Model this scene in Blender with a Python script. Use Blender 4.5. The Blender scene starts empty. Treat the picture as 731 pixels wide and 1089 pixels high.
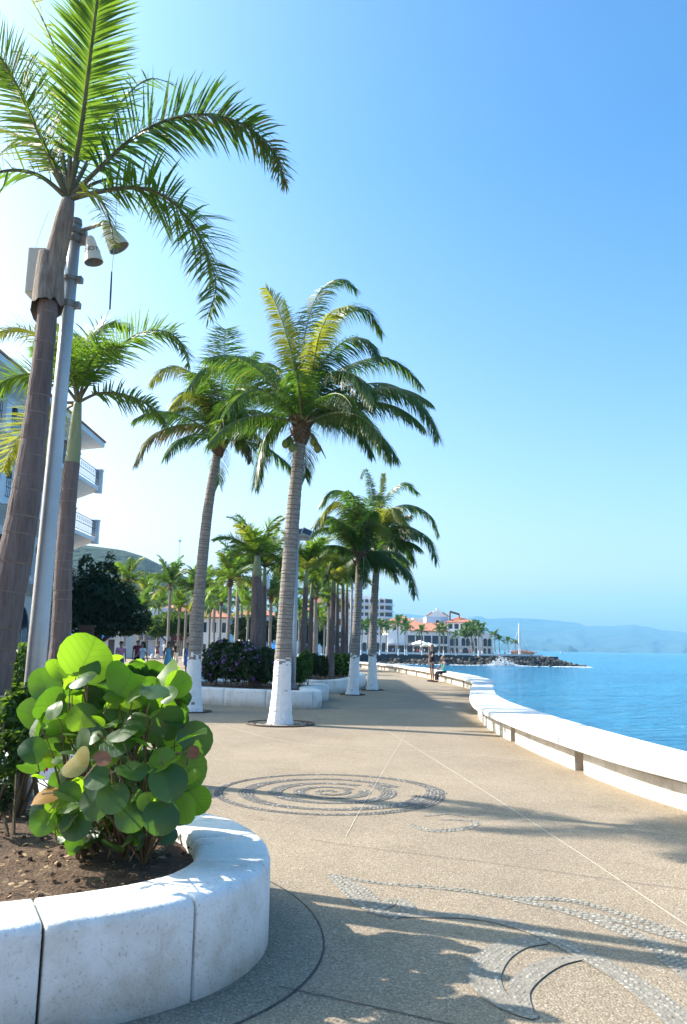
import bpy, bmesh, math, random
from mathutils import Vector, Matrix, noise
from mathutils.geometry import tessellate_polygon
from math import sin, cos, pi, radians as rad

rng = random.Random(11)
S = bpy.context.scene
C = S.collection
V = Vector

# ------------------------------------------------------------------ camera
CAMH, FPX, PITCH, ROLL = 1.6, 850.0, rad(9.6), rad(1.0)
def ray(x, y):
    a = (x - 365.5) / FPX; b = -(y - 544.5) / FPX
    c, s = cos(ROLL), sin(ROLL)
    a, b = a * c - b * s, a * s + b * c
    fy, fz = cos(PITCH), sin(PITCH)
    return V((a, fy - b * fz, fz + b * fy))
def G(x, y, z=0.0):            # point of the photo that lies on the level z
    d = ray(x, y); t = (z - CAMH) / d.z
    return V((d.x * t, d.y * t, z))
def D(x, y, Y):                # point of the photo at distance Y
    d = ray(x, y); t = Y / d.y
    return V((d.x * t, Y, d.z * t + CAMH))

cam_d = bpy.data.cameras.new('camera'); cam = bpy.data.objects.new('camera', cam_d); C.objects.link(cam)
cam.location = (0, 0, CAMH)
cam.matrix_world = Matrix.Translation((0, 0, CAMH)) @ Matrix.Rotation(rad(90) + PITCH, 4, 'X') @ Matrix.Rotation(ROLL, 4, 'Z')
cam_d.sensor_fit = 'VERTICAL'; cam_d.sensor_height = 24.0; cam_d.lens = 24.0 * FPX / 1089.0
cam_d.clip_start = 0.05; cam_d.clip_end = 60000
S.camera = cam

# ------------------------------------------------------------------ light
SUNV = V((-0.93, 0.366, math.tan(rad(36)))).normalized()
sd = bpy.data.lights.new('sun', 'SUN'); sd.energy = 5.0; sd.angle = rad(0.55); sd.color = (1.0, 0.94, 0.84)
so = bpy.data.objects.new('sun', sd); C.objects.link(so)
so.rotation_euler = SUNV.to_track_quat('Z', 'Y').to_euler()
W = bpy.data.worlds.new('World'); S.world = W; W.use_nodes = True
nt = W.node_tree; nt.nodes.clear()
sky = nt.nodes.new('ShaderNodeTexSky'); sky.sky_type = 'NISHITA'; sky.sun_disc = False
sky.sun_elevation = rad(36); sky.sun_rotation = math.atan2(SUNV.x, SUNV.y)
sky.air_density = 1.0; sky.dust_density = 4.0; sky.ozone_density = 2.0; sky.altitude = 0
bg = nt.nodes.new('ShaderNodeBackground'); bg.inputs['Strength'].default_value = 0.137
wo = nt.nodes.new('ShaderNodeOutputWorld')
hs = nt.nodes.new('ShaderNodeHueSaturation'); hs.inputs['Saturation'].default_value = 1.36
tn = nt.nodes.new('ShaderNodeMixRGB'); tn.blend_type = 'MULTIPLY'; tn.inputs[0].default_value = 1; stc = nt.nodes.new('ShaderNodeTexCoord'); ssx = nt.nodes.new('ShaderNodeSeparateXYZ'); nt.links.new(stc.outputs['Generated'], ssx.inputs[0])
sr = nt.nodes.new('ShaderNodeValToRGB'); nt.links.new(ssx.outputs[2], sr.inputs[0])       # pale low haze of the sea air, clear blue above
sr.color_ramp.elements[0].position = 0.0; sr.color_ramp.elements[0].color = (1.50, 1.26, 1.20, 1)
sr.color_ramp.elements[1].position = 0.55; sr.color_ramp.elements[1].color = (0.72, 1.0, 1.06, 1)
nt.links.new(sr.outputs[0], tn.inputs[2])
nt.links.new(sky.outputs[0], hs.inputs['Color']); nt.links.new(hs.outputs[0], tn.inputs[1]); nt.links.new(tn.outputs[0], bg.inputs[0]); nt.links.new(bg.outputs[0], wo.inputs[0])
S.view_settings.view_transform = 'Standard'; S.view_settings.look = 'None'
S.view_settings.exposure = 1.18; S.view_settings.gamma = 1.0
S.render.engine = 'CYCLES'

# ------------------------------------------------------------------ materials
def mat(name, col, rough=0.8, col2=None, nscale=5.0, ndet=4, bump=0.0, bscale=30.0, bdist=0.02, trans=0.0, tcol=None,
        metal=0.0, spec=0.3, col3=None, n2=0.7, stretch=None, objvar=0.0):
    m = bpy.data.materials.new(name); m.use_nodes = True
    t = m.node_tree; N = t.nodes; L = t.links
    p = N['Principled BSDF']; out = N['Material Output']
    p.inputs['Roughness'].default_value = rough; p.inputs['Metallic'].default_value = metal
    p.inputs['Specular IOR Level'].default_value = spec
    tc = N.new('ShaderNodeTexCoord'); src = tc.outputs['Object']
    if stretch:
        mp = N.new('ShaderNodeMapping'); mp.inputs['Scale'].default_value = stretch
        L.new(src, mp.inputs[0]); src = mp.outputs[0]
    csock = None
    if col2:
        n = N.new('ShaderNodeTexNoise'); n.inputs['Scale'].default_value = nscale; n.inputs['Detail'].default_value = ndet
        n.inputs['Roughness'].default_value = n2
        L.new(src, n.inputs['Vector'])
        r = N.new('ShaderNodeValToRGB'); L.new(n.outputs['Fac'], r.inputs[0])
        e = r.color_ramp.elements
        e[0].position = 0.36; e[0].color = (*col, 1); e[1].position = 0.66; e[1].color = (*col2, 1)
        if col3:
            x = r.color_ramp.elements.new(0.8); x.color = (*col3, 1)
        csock = r.outputs[0]
    else:
        p.inputs['Base Color'].default_value = (*col, 1)
    if objvar and csock:
        oi = N.new('ShaderNodeObjectInfo'); hs = N.new('ShaderNodeHueSaturation')
        mr = N.new('ShaderNodeMapRange'); mr.inputs[3].default_value = 1 - objvar; mr.inputs[4].default_value = 1 + objvar
        L.new(oi.outputs['Random'], mr.inputs[0]); L.new(mr.outputs[0], hs.inputs['Value']); L.new(csock, hs.inputs['Color'])
        csock = hs.outputs[0]
    if csock: L.new(csock, p.inputs['Base Color'])
    if bump:
        b = N.new('ShaderNodeBump'); b.inputs['Strength'].default_value = bump; b.inputs['Distance'].default_value = bdist
        n = N.new('ShaderNodeTexNoise'); n.inputs['Scale'].default_value = bscale; n.inputs['Detail'].default_value = 5
        L.new(src, n.inputs['Vector']); L.new(n.outputs['Fac'], b.inputs['Height']); L.new(b.outputs[0], p.inputs['Normal'])
    if trans:
        tr = N.new('ShaderNodeBsdfTranslucent'); mx = N.new('ShaderNodeMixShader'); mx.inputs[0].default_value = trans
        tr.inputs[0].default_value = (*(tcol or col), 1)
        if csock and tcol:
            # the light that comes through varies with the leaf as well
            mm = N.new('ShaderNodeMixRGB'); mm.inputs[0].default_value = 0.35; mm.inputs[1].default_value = (*tcol, 1)
            L.new(csock, mm.inputs[2]); L.new(mm.outputs[0], tr.inputs[0])
        L.new(p.outputs[0], mx.inputs[1]); L.new(tr.outputs[0], mx.inputs[2]); L.new(mx.outputs[0], out.inputs[0])
    return m

M = {}
M['coco'] = mat('coconut_leaflet', (0.030, 0.068, 0.016), 0.4, (0.06, 0.11, 0.022), 1.3, trans=0.34, tcol=(0.20, 0.42, 0.03), spec=0.5)
M['coco_y'] = mat('yellowing_leaflet', (0.12, 0.16, 0.02), 0.5, (0.22, 0.21, 0.035), 1.5, trans=0.4, tcol=(0.50, 0.54, 0.05))
M['coco_d'] = mat('dry_leaflet', (0.16, 0.12, 0.05), 0.7, (0.12, 0.13, 0.04), 2.0, trans=0.3, tcol=(0.4, 0.32, 0.1))
M['royal'] = mat('royal_leaflet', (0.035, 0.085, 0.015), 0.45, (0.08, 0.15, 0.025), 1.5, trans=0.42, tcol=(0.30, 0.50, 0.03), spec=0.45)
M['royal_y'] = mat('royal_leaflet_pale', (0.10, 0.17, 0.02), 0.5, (0.18, 0.2, 0.03), 1.8, trans=0.45, tcol=(0.62, 0.62, 0.05))
M['rachis'] = mat('rachis', (0.09, 0.085, 0.045), 0.6, (0.16, 0.14, 0.08), 6)
M['rachis_p'] = mat('rachis_pale', (0.30, 0.29, 0.16), 0.5, (0.2, 0.22, 0.1), 6)
M['ctrunk'] = mat('coconut_bark', (0.20, 0.175, 0.15), 0.9, (0.33, 0.30, 0.27), 9, bump=0.6, bscale=35, stretch=(1, 1, 2.5))
M['crease'] = mat('bark_ring', (0.115, 0.10, 0.085), 0.95, (0.19, 0.165, 0.145), 8)
M['rtrunk'] = mat('royal_bark', (0.115, 0.085, 0.08), 0.9, (0.19, 0.15, 0.14), 5, bump=0.7, bscale=30, stretch=(3, 3, 0.4))
M['rcrease'] = mat('royal_ring', (0.15, 0.12, 0.11), 0.95, (0.22, 0.19, 0.17), 8)
M['shaft'] = mat('crownshaft', (0.20, 0.23, 0.12), 0.6, (0.30, 0.31, 0.18), 4, stretch=(4, 4, 0.6))
M['sheath'] = mat('dry_sheath', (0.17, 0.13, 0.11), 0.9, (0.32, 0.27, 0.23), 6, bump=0.8, bscale=18, stretch=(6, 6, 0.6))
M['fibre'] = mat('fibre', (0.07, 0.04, 0.025), 0.95, (0.18, 0.12, 0.07), 20, bump=1.0, bscale=40)
M['paint'] = mat('lime_paint', (0.74, 0.74, 0.74), 0.85, (0.84, 0.84, 0.83), 6, bump=0.5, bscale=30, col3=(0.6, 0.58, 0.55))
M['nut'] = mat('coconut', (0.12, 0.17, 0.03), 0.5, (0.2, 0.22, 0.05), 6)
M['pole'] = mat('pole_steel', (0.38, 0.40, 0.42), 0.42, (0.46, 0.47, 0.49), 3, metal=0.35, spec=0.5, bump=0.08, bscale=60)
M['poleclamp'] = mat('clamp_steel', (0.22, 0.21, 0.20), 0.5, (0.3, 0.28, 0.26), 12, metal=0.5)
M['box'] = mat('box_paint', (0.40, 0.41, 0.40), 0.6, (0.48, 0.48, 0.46), 3)
M['horn'] = mat('horn_paint', (0.62, 0.62, 0.58), 0.55, (0.72, 0.71, 0.66), 5)
M['horn_in'] = mat('horn_inside', (0.22, 0.22, 0.22), 0.7)
M['black'] = mat('black_mark', (0.03, 0.03, 0.035), 0.7)
M['cable'] = mat('cable', (0.05, 0.06, 0.08), 0.6)
M['thread'] = mat('thread', (0.45, 0.42, 0.32), 0.8)
M['soil'] = mat('soil', (0.065, 0.038, 0.024), 1.0, (0.16, 0.10, 0.065), 16, 8, bump=1.0, bscale=60, col3=(0.30, 0.22, 0.15))
M['litter'] = mat('leaf_litter', (0.22, 0.14, 0.07), 0.9, (0.36, 0.27, 0.16), 25)
M['bark'] = mat('bark', (0.10, 0.08, 0.06), 0.95, (0.17, 0.14, 0.11), 10, bump=0.6)
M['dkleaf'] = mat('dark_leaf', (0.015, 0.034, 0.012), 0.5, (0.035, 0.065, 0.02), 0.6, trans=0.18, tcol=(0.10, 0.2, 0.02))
M['mdleaf'] = mat('shrub_leaf', (0.03, 0.075, 0.015), 0.5, (0.07, 0.13, 0.025), 1.5, trans=0.3, tcol=(0.26, 0.46, 0.03))
M['purple'] = mat('purple_blossom', (0.30, 0.16, 0.45), 0.7, (0.42, 0.24, 0.55), 5, trans=0.3, tcol=(0.5, 0.25, 0.7))
M['red'] = mat('red_petal', (0.62, 0.02, 0.04), 0.6, (0.5, 0.01, 0.05), 20, trans=0.3, tcol=(0.8, 0.03, 0.05))
M['roof'] = mat('clay_tile', (0.40, 0.15, 0.09), 0.9, (0.54, 0.24, 0.15), 0.8)
M['white'] = mat('white_plaster', (0.74, 0.74, 0.74), 0.9, (0.82, 0.82, 0.81), 0.5)
M['cream'] = mat('cream_plaster', (0.62, 0.55, 0.46), 0.9, (0.70, 0.64, 0.55), 0.5)
M['blue'] = mat('pale_blue_plaster', (0.42, 0.52, 0.68), 0.9, (0.50, 0.60, 0.74), 0.4)
M['glass'] = mat('dark_glass', (0.035, 0.045, 0.06), 0.12, (0.06, 0.075, 0.1), 0.7, spec=0.6)
M['brown'] = mat('brown_wood', (0.12, 0.06, 0.035), 0.7, (0.2, 0.1, 0.06), 5, stretch=(1, 1, 8))
M['iron'] = mat('wrought_iron', (0.03, 0.03, 0.035), 0.5)
M['rock'] = mat('rock', (0.045, 0.04, 0.038), 0.95, (0.17, 0.145, 0.12), 0.35, 6, bump=0.6, bscale=2)
M['wallstone'] = mat('wall_stone', (0.055, 0.055, 0.06), 0.95, (0.10, 0.095, 0.095), 0.6, 6)
M['foam'] = mat('foam', (0.85, 0.87, 0.88), 0.9)
M['sand'] = mat('sand', (0.42, 0.36, 0.28), 1.0, (0.5, 0.44, 0.35), 0.3)
M['bollard'] = mat('bollard_stone', (0.55, 0.54, 0.50), 0.9, (0.66, 0.64, 0.6), 8)
M['metalwhite'] = mat('white_metal', (0.75, 0.76, 0.78), 0.5)
M['grate'] = mat('rusty_grate', (0.07, 0.055, 0.05), 0.9, (0.15, 0.11, 0.09), 20)
M['skin_a'] = mat('skin_tan', (0.36, 0.20, 0.13), 0.6)
M['skin_b'] = mat('skin_fair', (0.50, 0.31, 0.23), 0.6)
M['hair'] = mat('hair_dark', (0.02, 0.013, 0.01), 0.6)
M['hair_b'] = mat('hair_blond', (0.20, 0.13, 0.07), 0.6)
for nme, c in dict(pink=(0.62, 0.25, 0.34), dkred=(0.22, 0.03, 0.05), wht=(0.7, 0.72, 0.76), navy=(0.02, 0.03, 0.08), turq=(0.20, 0.44, 0.52),
                   bluedress=(0.15, 0.25, 0.60), blk=(0.02, 0.02, 0.025), khaki=(0.42, 0.35, 0.24), magenta=(0.42, 0.06, 0.2),
                   teal=(0.04, 0.42, 0.46), grey=(0.11, 0.11, 0.125), brightred=(0.6, 0.05, 0.04), umb=(0.02, 0.22, 0.6), umbw=(0.8, 0.78, 0.72), yel=(0.7, 0.5, 0.08)).items():
    M[nme] = mat('cloth_' + nme, c, 0.9, tuple(min(1, x * 1.18) for x in c), 12)

def plaster_wall():
    """whitewashed concrete of the planters: pale, with soft stains and grit of their own"""
    m = bpy.data.materials.new('whitewashed_concrete'); m.use_nodes = True
    t = m.node_tree; N = t.nodes; L = t.links; p = N['Principled BSDF']
    p.inputs['Roughness'].default_value = 0.8; p.inputs['Specular IOR Level'].default_value = 0.25
    tc = N.new('ShaderNodeTexCoord')
    n1 = N.new('ShaderNodeTexNoise'); n1.inputs['Scale'].default_value = 3.2; n1.inputs['Detail'].default_value = 6; n1.inputs['Roughness'].default_value = 0.65
    L.new(tc.outputs['Object'], n1.inputs['Vector'])
    r1 = N.new('ShaderNodeValToRGB'); L.new(n1.outputs['Fac'], r1.inputs[0])
    e = r1.color_ramp.elements
    e[0].position = 0.34; e[0].color = (0.64, 0.60, 0.54, 1); e[1].position = 0.52; e[1].color = (0.79, 0.775, 0.75, 1)
    # dark scuffs: stretched noise thresholded, low on the wall
    mp = N.new('ShaderNodeMapping'); mp.inputs['Scale'].default_value = (5, 5, 2.2); L.new(tc.outputs['Object'], mp.inputs[0])
    n2 = N.new('ShaderNodeTexNoise'); n2.inputs['Scale'].default_value = 1.0; n2.inputs['Detail'].default_value = 10; n2.inputs['Roughness'].default_value = 0.8
    L.new(mp.outputs[0], n2.inputs['Vector'])
    r2 = N.new('ShaderNodeValToRGB'); L.new(n2.outputs['Fac'], r2.inputs[0])
    e = r2.color_ramp.elements; e[0].position = 0.57; e[0].color = (0, 0, 0, 1); e[1].position = 0.80; e[1].color = (0.6, 0.6, 0.6, 1)
    mx = N.new('ShaderNodeMixRGB'); mx.inputs[2].default_value = (0.27, 0.25, 0.23, 1)
    L.new(r2.outputs[0], mx.inputs[0]); L.new(r1.outputs[0], mx.inputs[1])
    n3 = N.new('ShaderNodeTexNoise'); n3.inputs['Scale'].default_value = 70; n3.inputs['Detail'].default_value = 4
    L.new(tc.outputs['Object'], n3.inputs['Vector'])
    r3 = N.new('ShaderNodeValToRGB'); L.new(n3.outputs['Fac'], r3.inputs[0])
    e = r3.color_ramp.elements; e[0].position = 0.28; e[0].color = (0.72, 0.70, 0.68, 1); e[1].position = 0.42; e[1].color = (1, 1, 1, 1)
    mu = N.new('ShaderNodeMixRGB'); mu.blend_type = 'MULTIPLY'; mu.inputs[0].default_value = 1
    L.new(mx.outputs[0], mu.inputs[1]); L.new(r3.outputs[0], mu.inputs[2])
    nw = N.new('ShaderNodeTexNoise'); nw.inputs['Scale'].default_value = 4; nw.inputs['Detail'].default_value = 5; L.new(tc.outputs['Object'], nw.inputs['Vector'])
    av = N.new('ShaderNodeMixRGB'); av.inputs[0].default_value = .25; L.new(tc.outputs['Object'], av.inputs[1]); L.new(nw.outputs['Color'], av.inputs[2])
    vc = N.new('ShaderNodeTexVoronoi'); vc.feature = 'DISTANCE_TO_EDGE'; vc.inputs['Scale'].default_value = 2.1; L.new(av.outputs[0], vc.inputs['Vector'])
    rc = N.new('ShaderNodeValToRGB'); L.new(vc.outputs['Distance'], rc.inputs[0]); q = rc.color_ramp.elements
    q[0].position = 0.0; q[0].color = (0.72, 0.69, 0.65, 1); q[1].position = 0.005; q[1].color = (1, 1, 1, 1)
    m5 = N.new('ShaderNodeMixRGB'); m5.blend_type = 'MULTIPLY'; L.new(n2.outputs['Fac'], m5.inputs[0]); L.new(mu.outputs[0], m5.inputs[1]); L.new(rc.outputs[0], m5.inputs[2])
    L.new(m5.outputs[0], p.inputs['Base Color'])
    b = N.new('ShaderNodeBump'); b.inputs['Strength'].default_value = 0.35; b.inputs['Distance'].default_value = 0.01
    L.new(n3.outputs['Fac'], b.inputs['Height']); L.new(b.outputs[0], p.inputs['Normal'])
    return m
M['wash'] = plaster_wall()
M['joint'] = mat('dark_joint', (0.07, 0.06, 0.055), 1.0, (0.12, 0.1, 0.09), 20)
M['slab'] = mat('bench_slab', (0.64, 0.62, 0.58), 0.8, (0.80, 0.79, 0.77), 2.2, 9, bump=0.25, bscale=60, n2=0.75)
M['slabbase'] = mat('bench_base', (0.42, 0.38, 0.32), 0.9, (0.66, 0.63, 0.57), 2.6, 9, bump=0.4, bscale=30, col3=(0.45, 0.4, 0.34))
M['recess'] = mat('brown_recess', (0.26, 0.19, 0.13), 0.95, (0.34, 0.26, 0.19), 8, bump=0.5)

def aggregate(name, tint=(1, 1, 1)):
    """exposed pebble aggregate: small stones of several colours in mortar"""
    m = bpy.data.materials.new(name); m.use_nodes = True
    t = m.node_tree; N = t.nodes; L = t.links; p = N['Principled BSDF']
    p.inputs['Roughness'].default_value = 0.85; p.inputs['Specular IOR Level'].default_value = 0.3
    tc = N.new('ShaderNodeTexCoord')
    vo = N.new('ShaderNodeTexVoronoi'); vo.inputs['Scale'].default_value = 88; L.new(tc.outputs['Object'], vo.inputs['Vector'])
    sep = N.new('ShaderNodeSeparateColor'); L.new(vo.outputs['Color'], sep.inputs[0])
    r = N.new('ShaderNodeValToRGB'); L.new(sep.outputs[0], r.inputs[0]); r.color_ramp.interpolation = 'CONSTANT'
    e = r.color_ramp.elements
    pal = [(0, (0.36, 0.29, 0.20)), (0.22, (0.44, 0.365, 0.265)), (0.42, (0.39, 0.32, 0.225)), (0.62, (0.50, 0.43, 0.325)), (0.80, (0.28, 0.23, 0.165)), (0.90, (0.56, 0.50, 0.40)), (0.965, (0.20, 0.17, 0.14))]
    e[0].color = (*pal[0][1], 1); e[1].position = pal[1][0]; e[1].color = (*pal[1][1], 1)
    for q, c in pal[2:]:
        x = e.new(q); x.color = (*c, 1)
    # mortar between the stones
    rd = N.new('ShaderNodeValToRGB'); L.new(vo.outputs['Distance'], rd.inputs[0])
    q = rd.color_ramp.elements; q[0].position = 0.45; q[0].color = (0, 0, 0, 1); q[1].position = 0.75; q[1].color = (1, 1, 1, 1)
    mx = N.new('ShaderNodeMixRGB'); mx.inputs[2].default_value = (0.33, 0.27, 0.19, 1); L.new(rd.outputs[0], mx.inputs[0]); L.new(r.outputs[0], mx.inputs[1])
    # wide worn patches and small dirt spots
    n = N.new('ShaderNodeTexNoise'); n.inputs['Scale'].default_value = 0.55; n.inputs['Detail'].default_value = 7; n.inputs['Roughness'].default_value = 0.65
    L.new(tc.outputs['Object'], n.inputs['Vector'])
    rn = N.new('ShaderNodeValToRGB'); L.new(n.outputs['Fac'], rn.inputs[0])
    q = rn.color_ramp.elements; q[0].position = 0.3; q[0].color = (0.80, 0.79, 0.78, 1); q[1].position = 0.65; q[1].color = (1.06, 1.05, 1.03, 1)
    mu = N.new('ShaderNodeMixRGB'); mu.blend_type = 'MULTIPLY'; mu.inputs[0].default_value = 1
    L.new(mx.outputs[0], mu.inputs[1]); L.new(rn.outputs[0], mu.inputs[2])
    ns = N.new('ShaderNodeTexNoise'); ns.inputs['Scale'].default_value = 1.7; ns.inputs['Detail'].default_value = 9; ns.inputs['Roughness'].default_value = 0.72; ns.inputs['Distortion'].default_value = 0.6
    L.new(tc.outputs['Object'], ns.inputs['Vector'])
    rs = N.new('ShaderNodeValToRGB'); L.new(ns.outputs['Fac'], rs.inputs[0]); q = rs.color_ramp.elements
    q[0].position = 0.56; q[0].color = (1, 1, 1, 1); q[1].position = 0.78; q[1].color = (0.66, 0.64, 0.62, 1)
    v2 = N.new('ShaderNodeTexVoronoi'); v2.inputs['Scale'].default_value = 1.9; L.new(tc.outputs['Object'], v2.inputs['Vector'])
    rv = N.new('ShaderNodeValToRGB'); L.new(v2.outputs['Distance'], rv.inputs[0]); q = rv.color_ramp.elements
    q[0].position = 0.035; q[0].color = (0.55, 0.53, 0.5, 1); q[1].position = 0.06; q[1].color = (1, 1, 1, 1)
    k1 = N.new('ShaderNodeMixRGB'); k1.blend_type = 'MULTIPLY'; k1.inputs[0].default_value = 1; L.new(mu.outputs[0], k1.inputs[1]); L.new(rs.outputs[0], k1.inputs[2])
    k2 = N.new('ShaderNodeMixRGB'); k2.blend_type = 'MULTIPLY'; k2.inputs[0].default_value = .7; L.new(k1.outputs[0], k2.inputs[1]); L.new(rv.outputs[0], k2.inputs[2])
    m2 = N.new('ShaderNodeMixRGB'); m2.blend_type = 'MULTIPLY'; m2.inputs[0].default_value = 1; m2.inputs[2].default_value = (*tint, 1)
    L.new(k2.outputs[0], m2.inputs[1])
    L.new(m2.outputs[0], p.inputs['Base Color'])
    b = N.new('ShaderNodeBump'); b.invert = True; b.inputs['Strength'].default_value = 0.55; b.inputs['Distance'].default_value = 0.006
    L.new(vo.outputs['Distance'], b.inputs['Height']); L.new(b.outputs[0], p.inputs['Normal'])
    return m
M['agg'] = aggregate('pebble_concrete', (0.80, 0.765, 0.755))
M['agg_d'] = aggregate('pebble_concrete_grey', (0.70, 0.72, 0.75))
M['lightjoint'] = mat('pale_joint', (0.50, 0.45, 0.36), 0.9, (0.58, 0.53, 0.44), 10)
M['mortar'] = mat('mortar', (0.20, 0.175, 0.14), 0.95, (0.30, 0.265, 0.215), 15, bump=0.4, bscale=80)
M['peb_d'] = mat('dark_pebble', (0.12, 0.11, 0.10), 0.8, (0.30, 0.275, 0.24), 9, spec=0.2)
M['mortar_d'] = mat('dark_mortar', (0.09, 0.08, 0.07), 0.95, (0.17, 0.15, 0.13), 15)
M['peb_m'] = mat('grey_pebble', (0.22, 0.20, 0.17), 0.85, (0.37, 0.34, 0.285), 9, spec=0.2)
M['peb_l'] = mat('pale_pebble', (0.32, 0.29, 0.25), 0.8, (0.46, 0.43, 0.37), 9)

def leaf_mat(name, base, base2, tcol, vein, trans=0.42, rough=0.42, tint=None):
    m = bpy.data.materials.new(name); m.use_nodes = True
    t = m.node_tree; N = t.nodes; L = t.links; p = N['Principled BSDF']; out = N['Material Output']
    p.inputs['Roughness'].default_value = rough; p.inputs['Specular IOR Level'].default_value = 0.5
    uv = N.new('ShaderNodeUVMap'); sx = N.new('ShaderNodeSeparateXYZ'); L.new(uv.outputs[0], sx.inputs[0])
    ab = N.new('ShaderNodeMath'); ab.operation = 'ABSOLUTE'; L.new(sx.outputs[0], ab.inputs[0])
    # side veins: lines of v - 0.7|u| spaced 0.28
    a = N.new('ShaderNodeMath'); a.operation = 'MULTIPLY_ADD'; L.new(ab.outputs[0], a.inputs[0]); a.inputs[1].default_value = -0.75; L.new(sx.outputs[1], a.inputs[2])
    b = N.new('ShaderNodeMath'); b.operation = 'PINGPONG'; b.inputs[1].default_value = 0.15; L.new(a.outputs[0], b.inputs[0])
    c = N.new('ShaderNodeMath'); c.operation = 'LESS_THAN'; c.inputs[1].default_value = 0.016; L.new(b.outputs[0], c.inputs[0])
    d = N.new('ShaderNodeMath'); d.operation = 'LESS_THAN'; d.inputs[1].default_value = 0.035; L.new(ab.outputs[0], d.inputs[0])
    mxv = N.new('ShaderNodeMath'); mxv.operation = 'MAXIMUM'; L.new(c.outputs[0], mxv.inputs[0]); L.new(d.outputs[0], mxv.inputs[1])
    fac = N.new('ShaderNodeMath'); fac.operation = 'MULTIPLY'; fac.inputs[1].default_value = 0.6; L.new(mxv.outputs[0], fac.inputs[0])
    n = N.new('ShaderNodeTexNoise'); n.inputs['Scale'].default_value = 5; n.inputs['Detail'].default_value = 5
    tc = N.new('ShaderNodeTexCoord'); L.new(tc.outputs['Object'], n.inputs['Vector'])
    r = N.new('ShaderNodeValToRGB'); L.new(n.outputs['Fac'], r.inputs[0]); e = r.color_ramp.elements
    e[0].position = 0.35; e[0].color = (*base, 1); e[1].position = 0.65; e[1].color = (*base2, 1)
    mx = N.new('ShaderNodeMixRGB'); L.new(fac.outputs[0], mx.inputs[0]); L.new(r.outputs[0], mx.inputs[1]); mx.inputs[2].default_value = (*vein, 1)
    n9 = N.new('ShaderNodeTexNoise'); n9.inputs['Scale'].default_value = 38; n9.inputs['Detail'].default_value = 3; L.new(tc.outputs['Object'], n9.inputs['Vector'])
    r9 = N.new('ShaderNodeValToRGB'); L.new(n9.outputs['Fac'], r9.inputs[0]); e = r9.color_ramp.elements
    e[0].position = 0.66; e[0].color = (0, 0, 0, 1); e[1].position = 0.72; e[1].color = (.8, .8, .8, 1)
    m9 = N.new('ShaderNodeMixRGB'); m9.inputs[2].default_value = (0.10, 0.06, 0.02, 1); L.new(r9.outputs[0], m9.inputs[0]); L.new(mx.outputs[0], m9.inputs[1])
    L.new(m9.outputs[0], p.inputs['Base Color'])
    tr = N.new('ShaderNodeBsdfTranslucent')
    mt = N.new('ShaderNodeMixRGB'); L.new(fac.outputs[0], mt.inputs[0]); mt.inputs[1].default_value = (*tcol, 1); mt.inputs[2].default_value = (*[x * 0.55 for x in tcol], 1)
    L.new(mt.outputs[0], tr.inputs[0])
    ms = N.new('ShaderNodeMixShader'); ms.inputs[0].default_value = trans
    L.new(p.outputs[0], ms.inputs[1]); L.new(tr.outputs[0], ms.inputs[2]); L.new(ms.outputs[0], out.inputs[0])
    bp = N.new('ShaderNodeBump'); bp.inputs['Strength'].default_value = 0.35; bp.inputs['Distance'].default_value = 0.004
    L.new(mxv.outputs[0], bp.inputs['Height']); L.new(bp.outputs[0], p.inputs['Normal'])
    return m
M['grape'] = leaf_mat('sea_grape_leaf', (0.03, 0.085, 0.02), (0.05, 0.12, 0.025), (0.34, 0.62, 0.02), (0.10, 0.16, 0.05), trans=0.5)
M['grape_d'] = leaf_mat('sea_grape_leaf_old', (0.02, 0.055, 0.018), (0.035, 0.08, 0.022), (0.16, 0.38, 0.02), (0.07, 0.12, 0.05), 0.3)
M['grape_y'] = leaf_mat('sea_grape_leaf_yellow', (0.17, 0.125, 0.004), (0.04, 0.09, 0.010), (0.32, 0.24, 0.005), (0.10, 0.12, 0.02), 0.3, 0.75)
M['grape_o'] = leaf_mat('sea_grape_leaf_orange', (0.25, 0.095, 0.004), (0.24, 0.13, 0.006), (0.4, 0.18, 0.005), (0.18, 0.08, 0.01), 0.3, 0.75)
M['grape_b'] = leaf_mat('sea_grape_leaf_brown', (0.17, 0.06, 0.03), (0.30, 0.13, 0.06), (0.35, 0.12, 0.04), (0.12, 0.05, 0.03), 0.2, 0.6)
M['stem'] = mat('stem', (0.10, 0.07, 0.04), 0.8, (0.16, 0.11, 0.06), 12)

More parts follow.
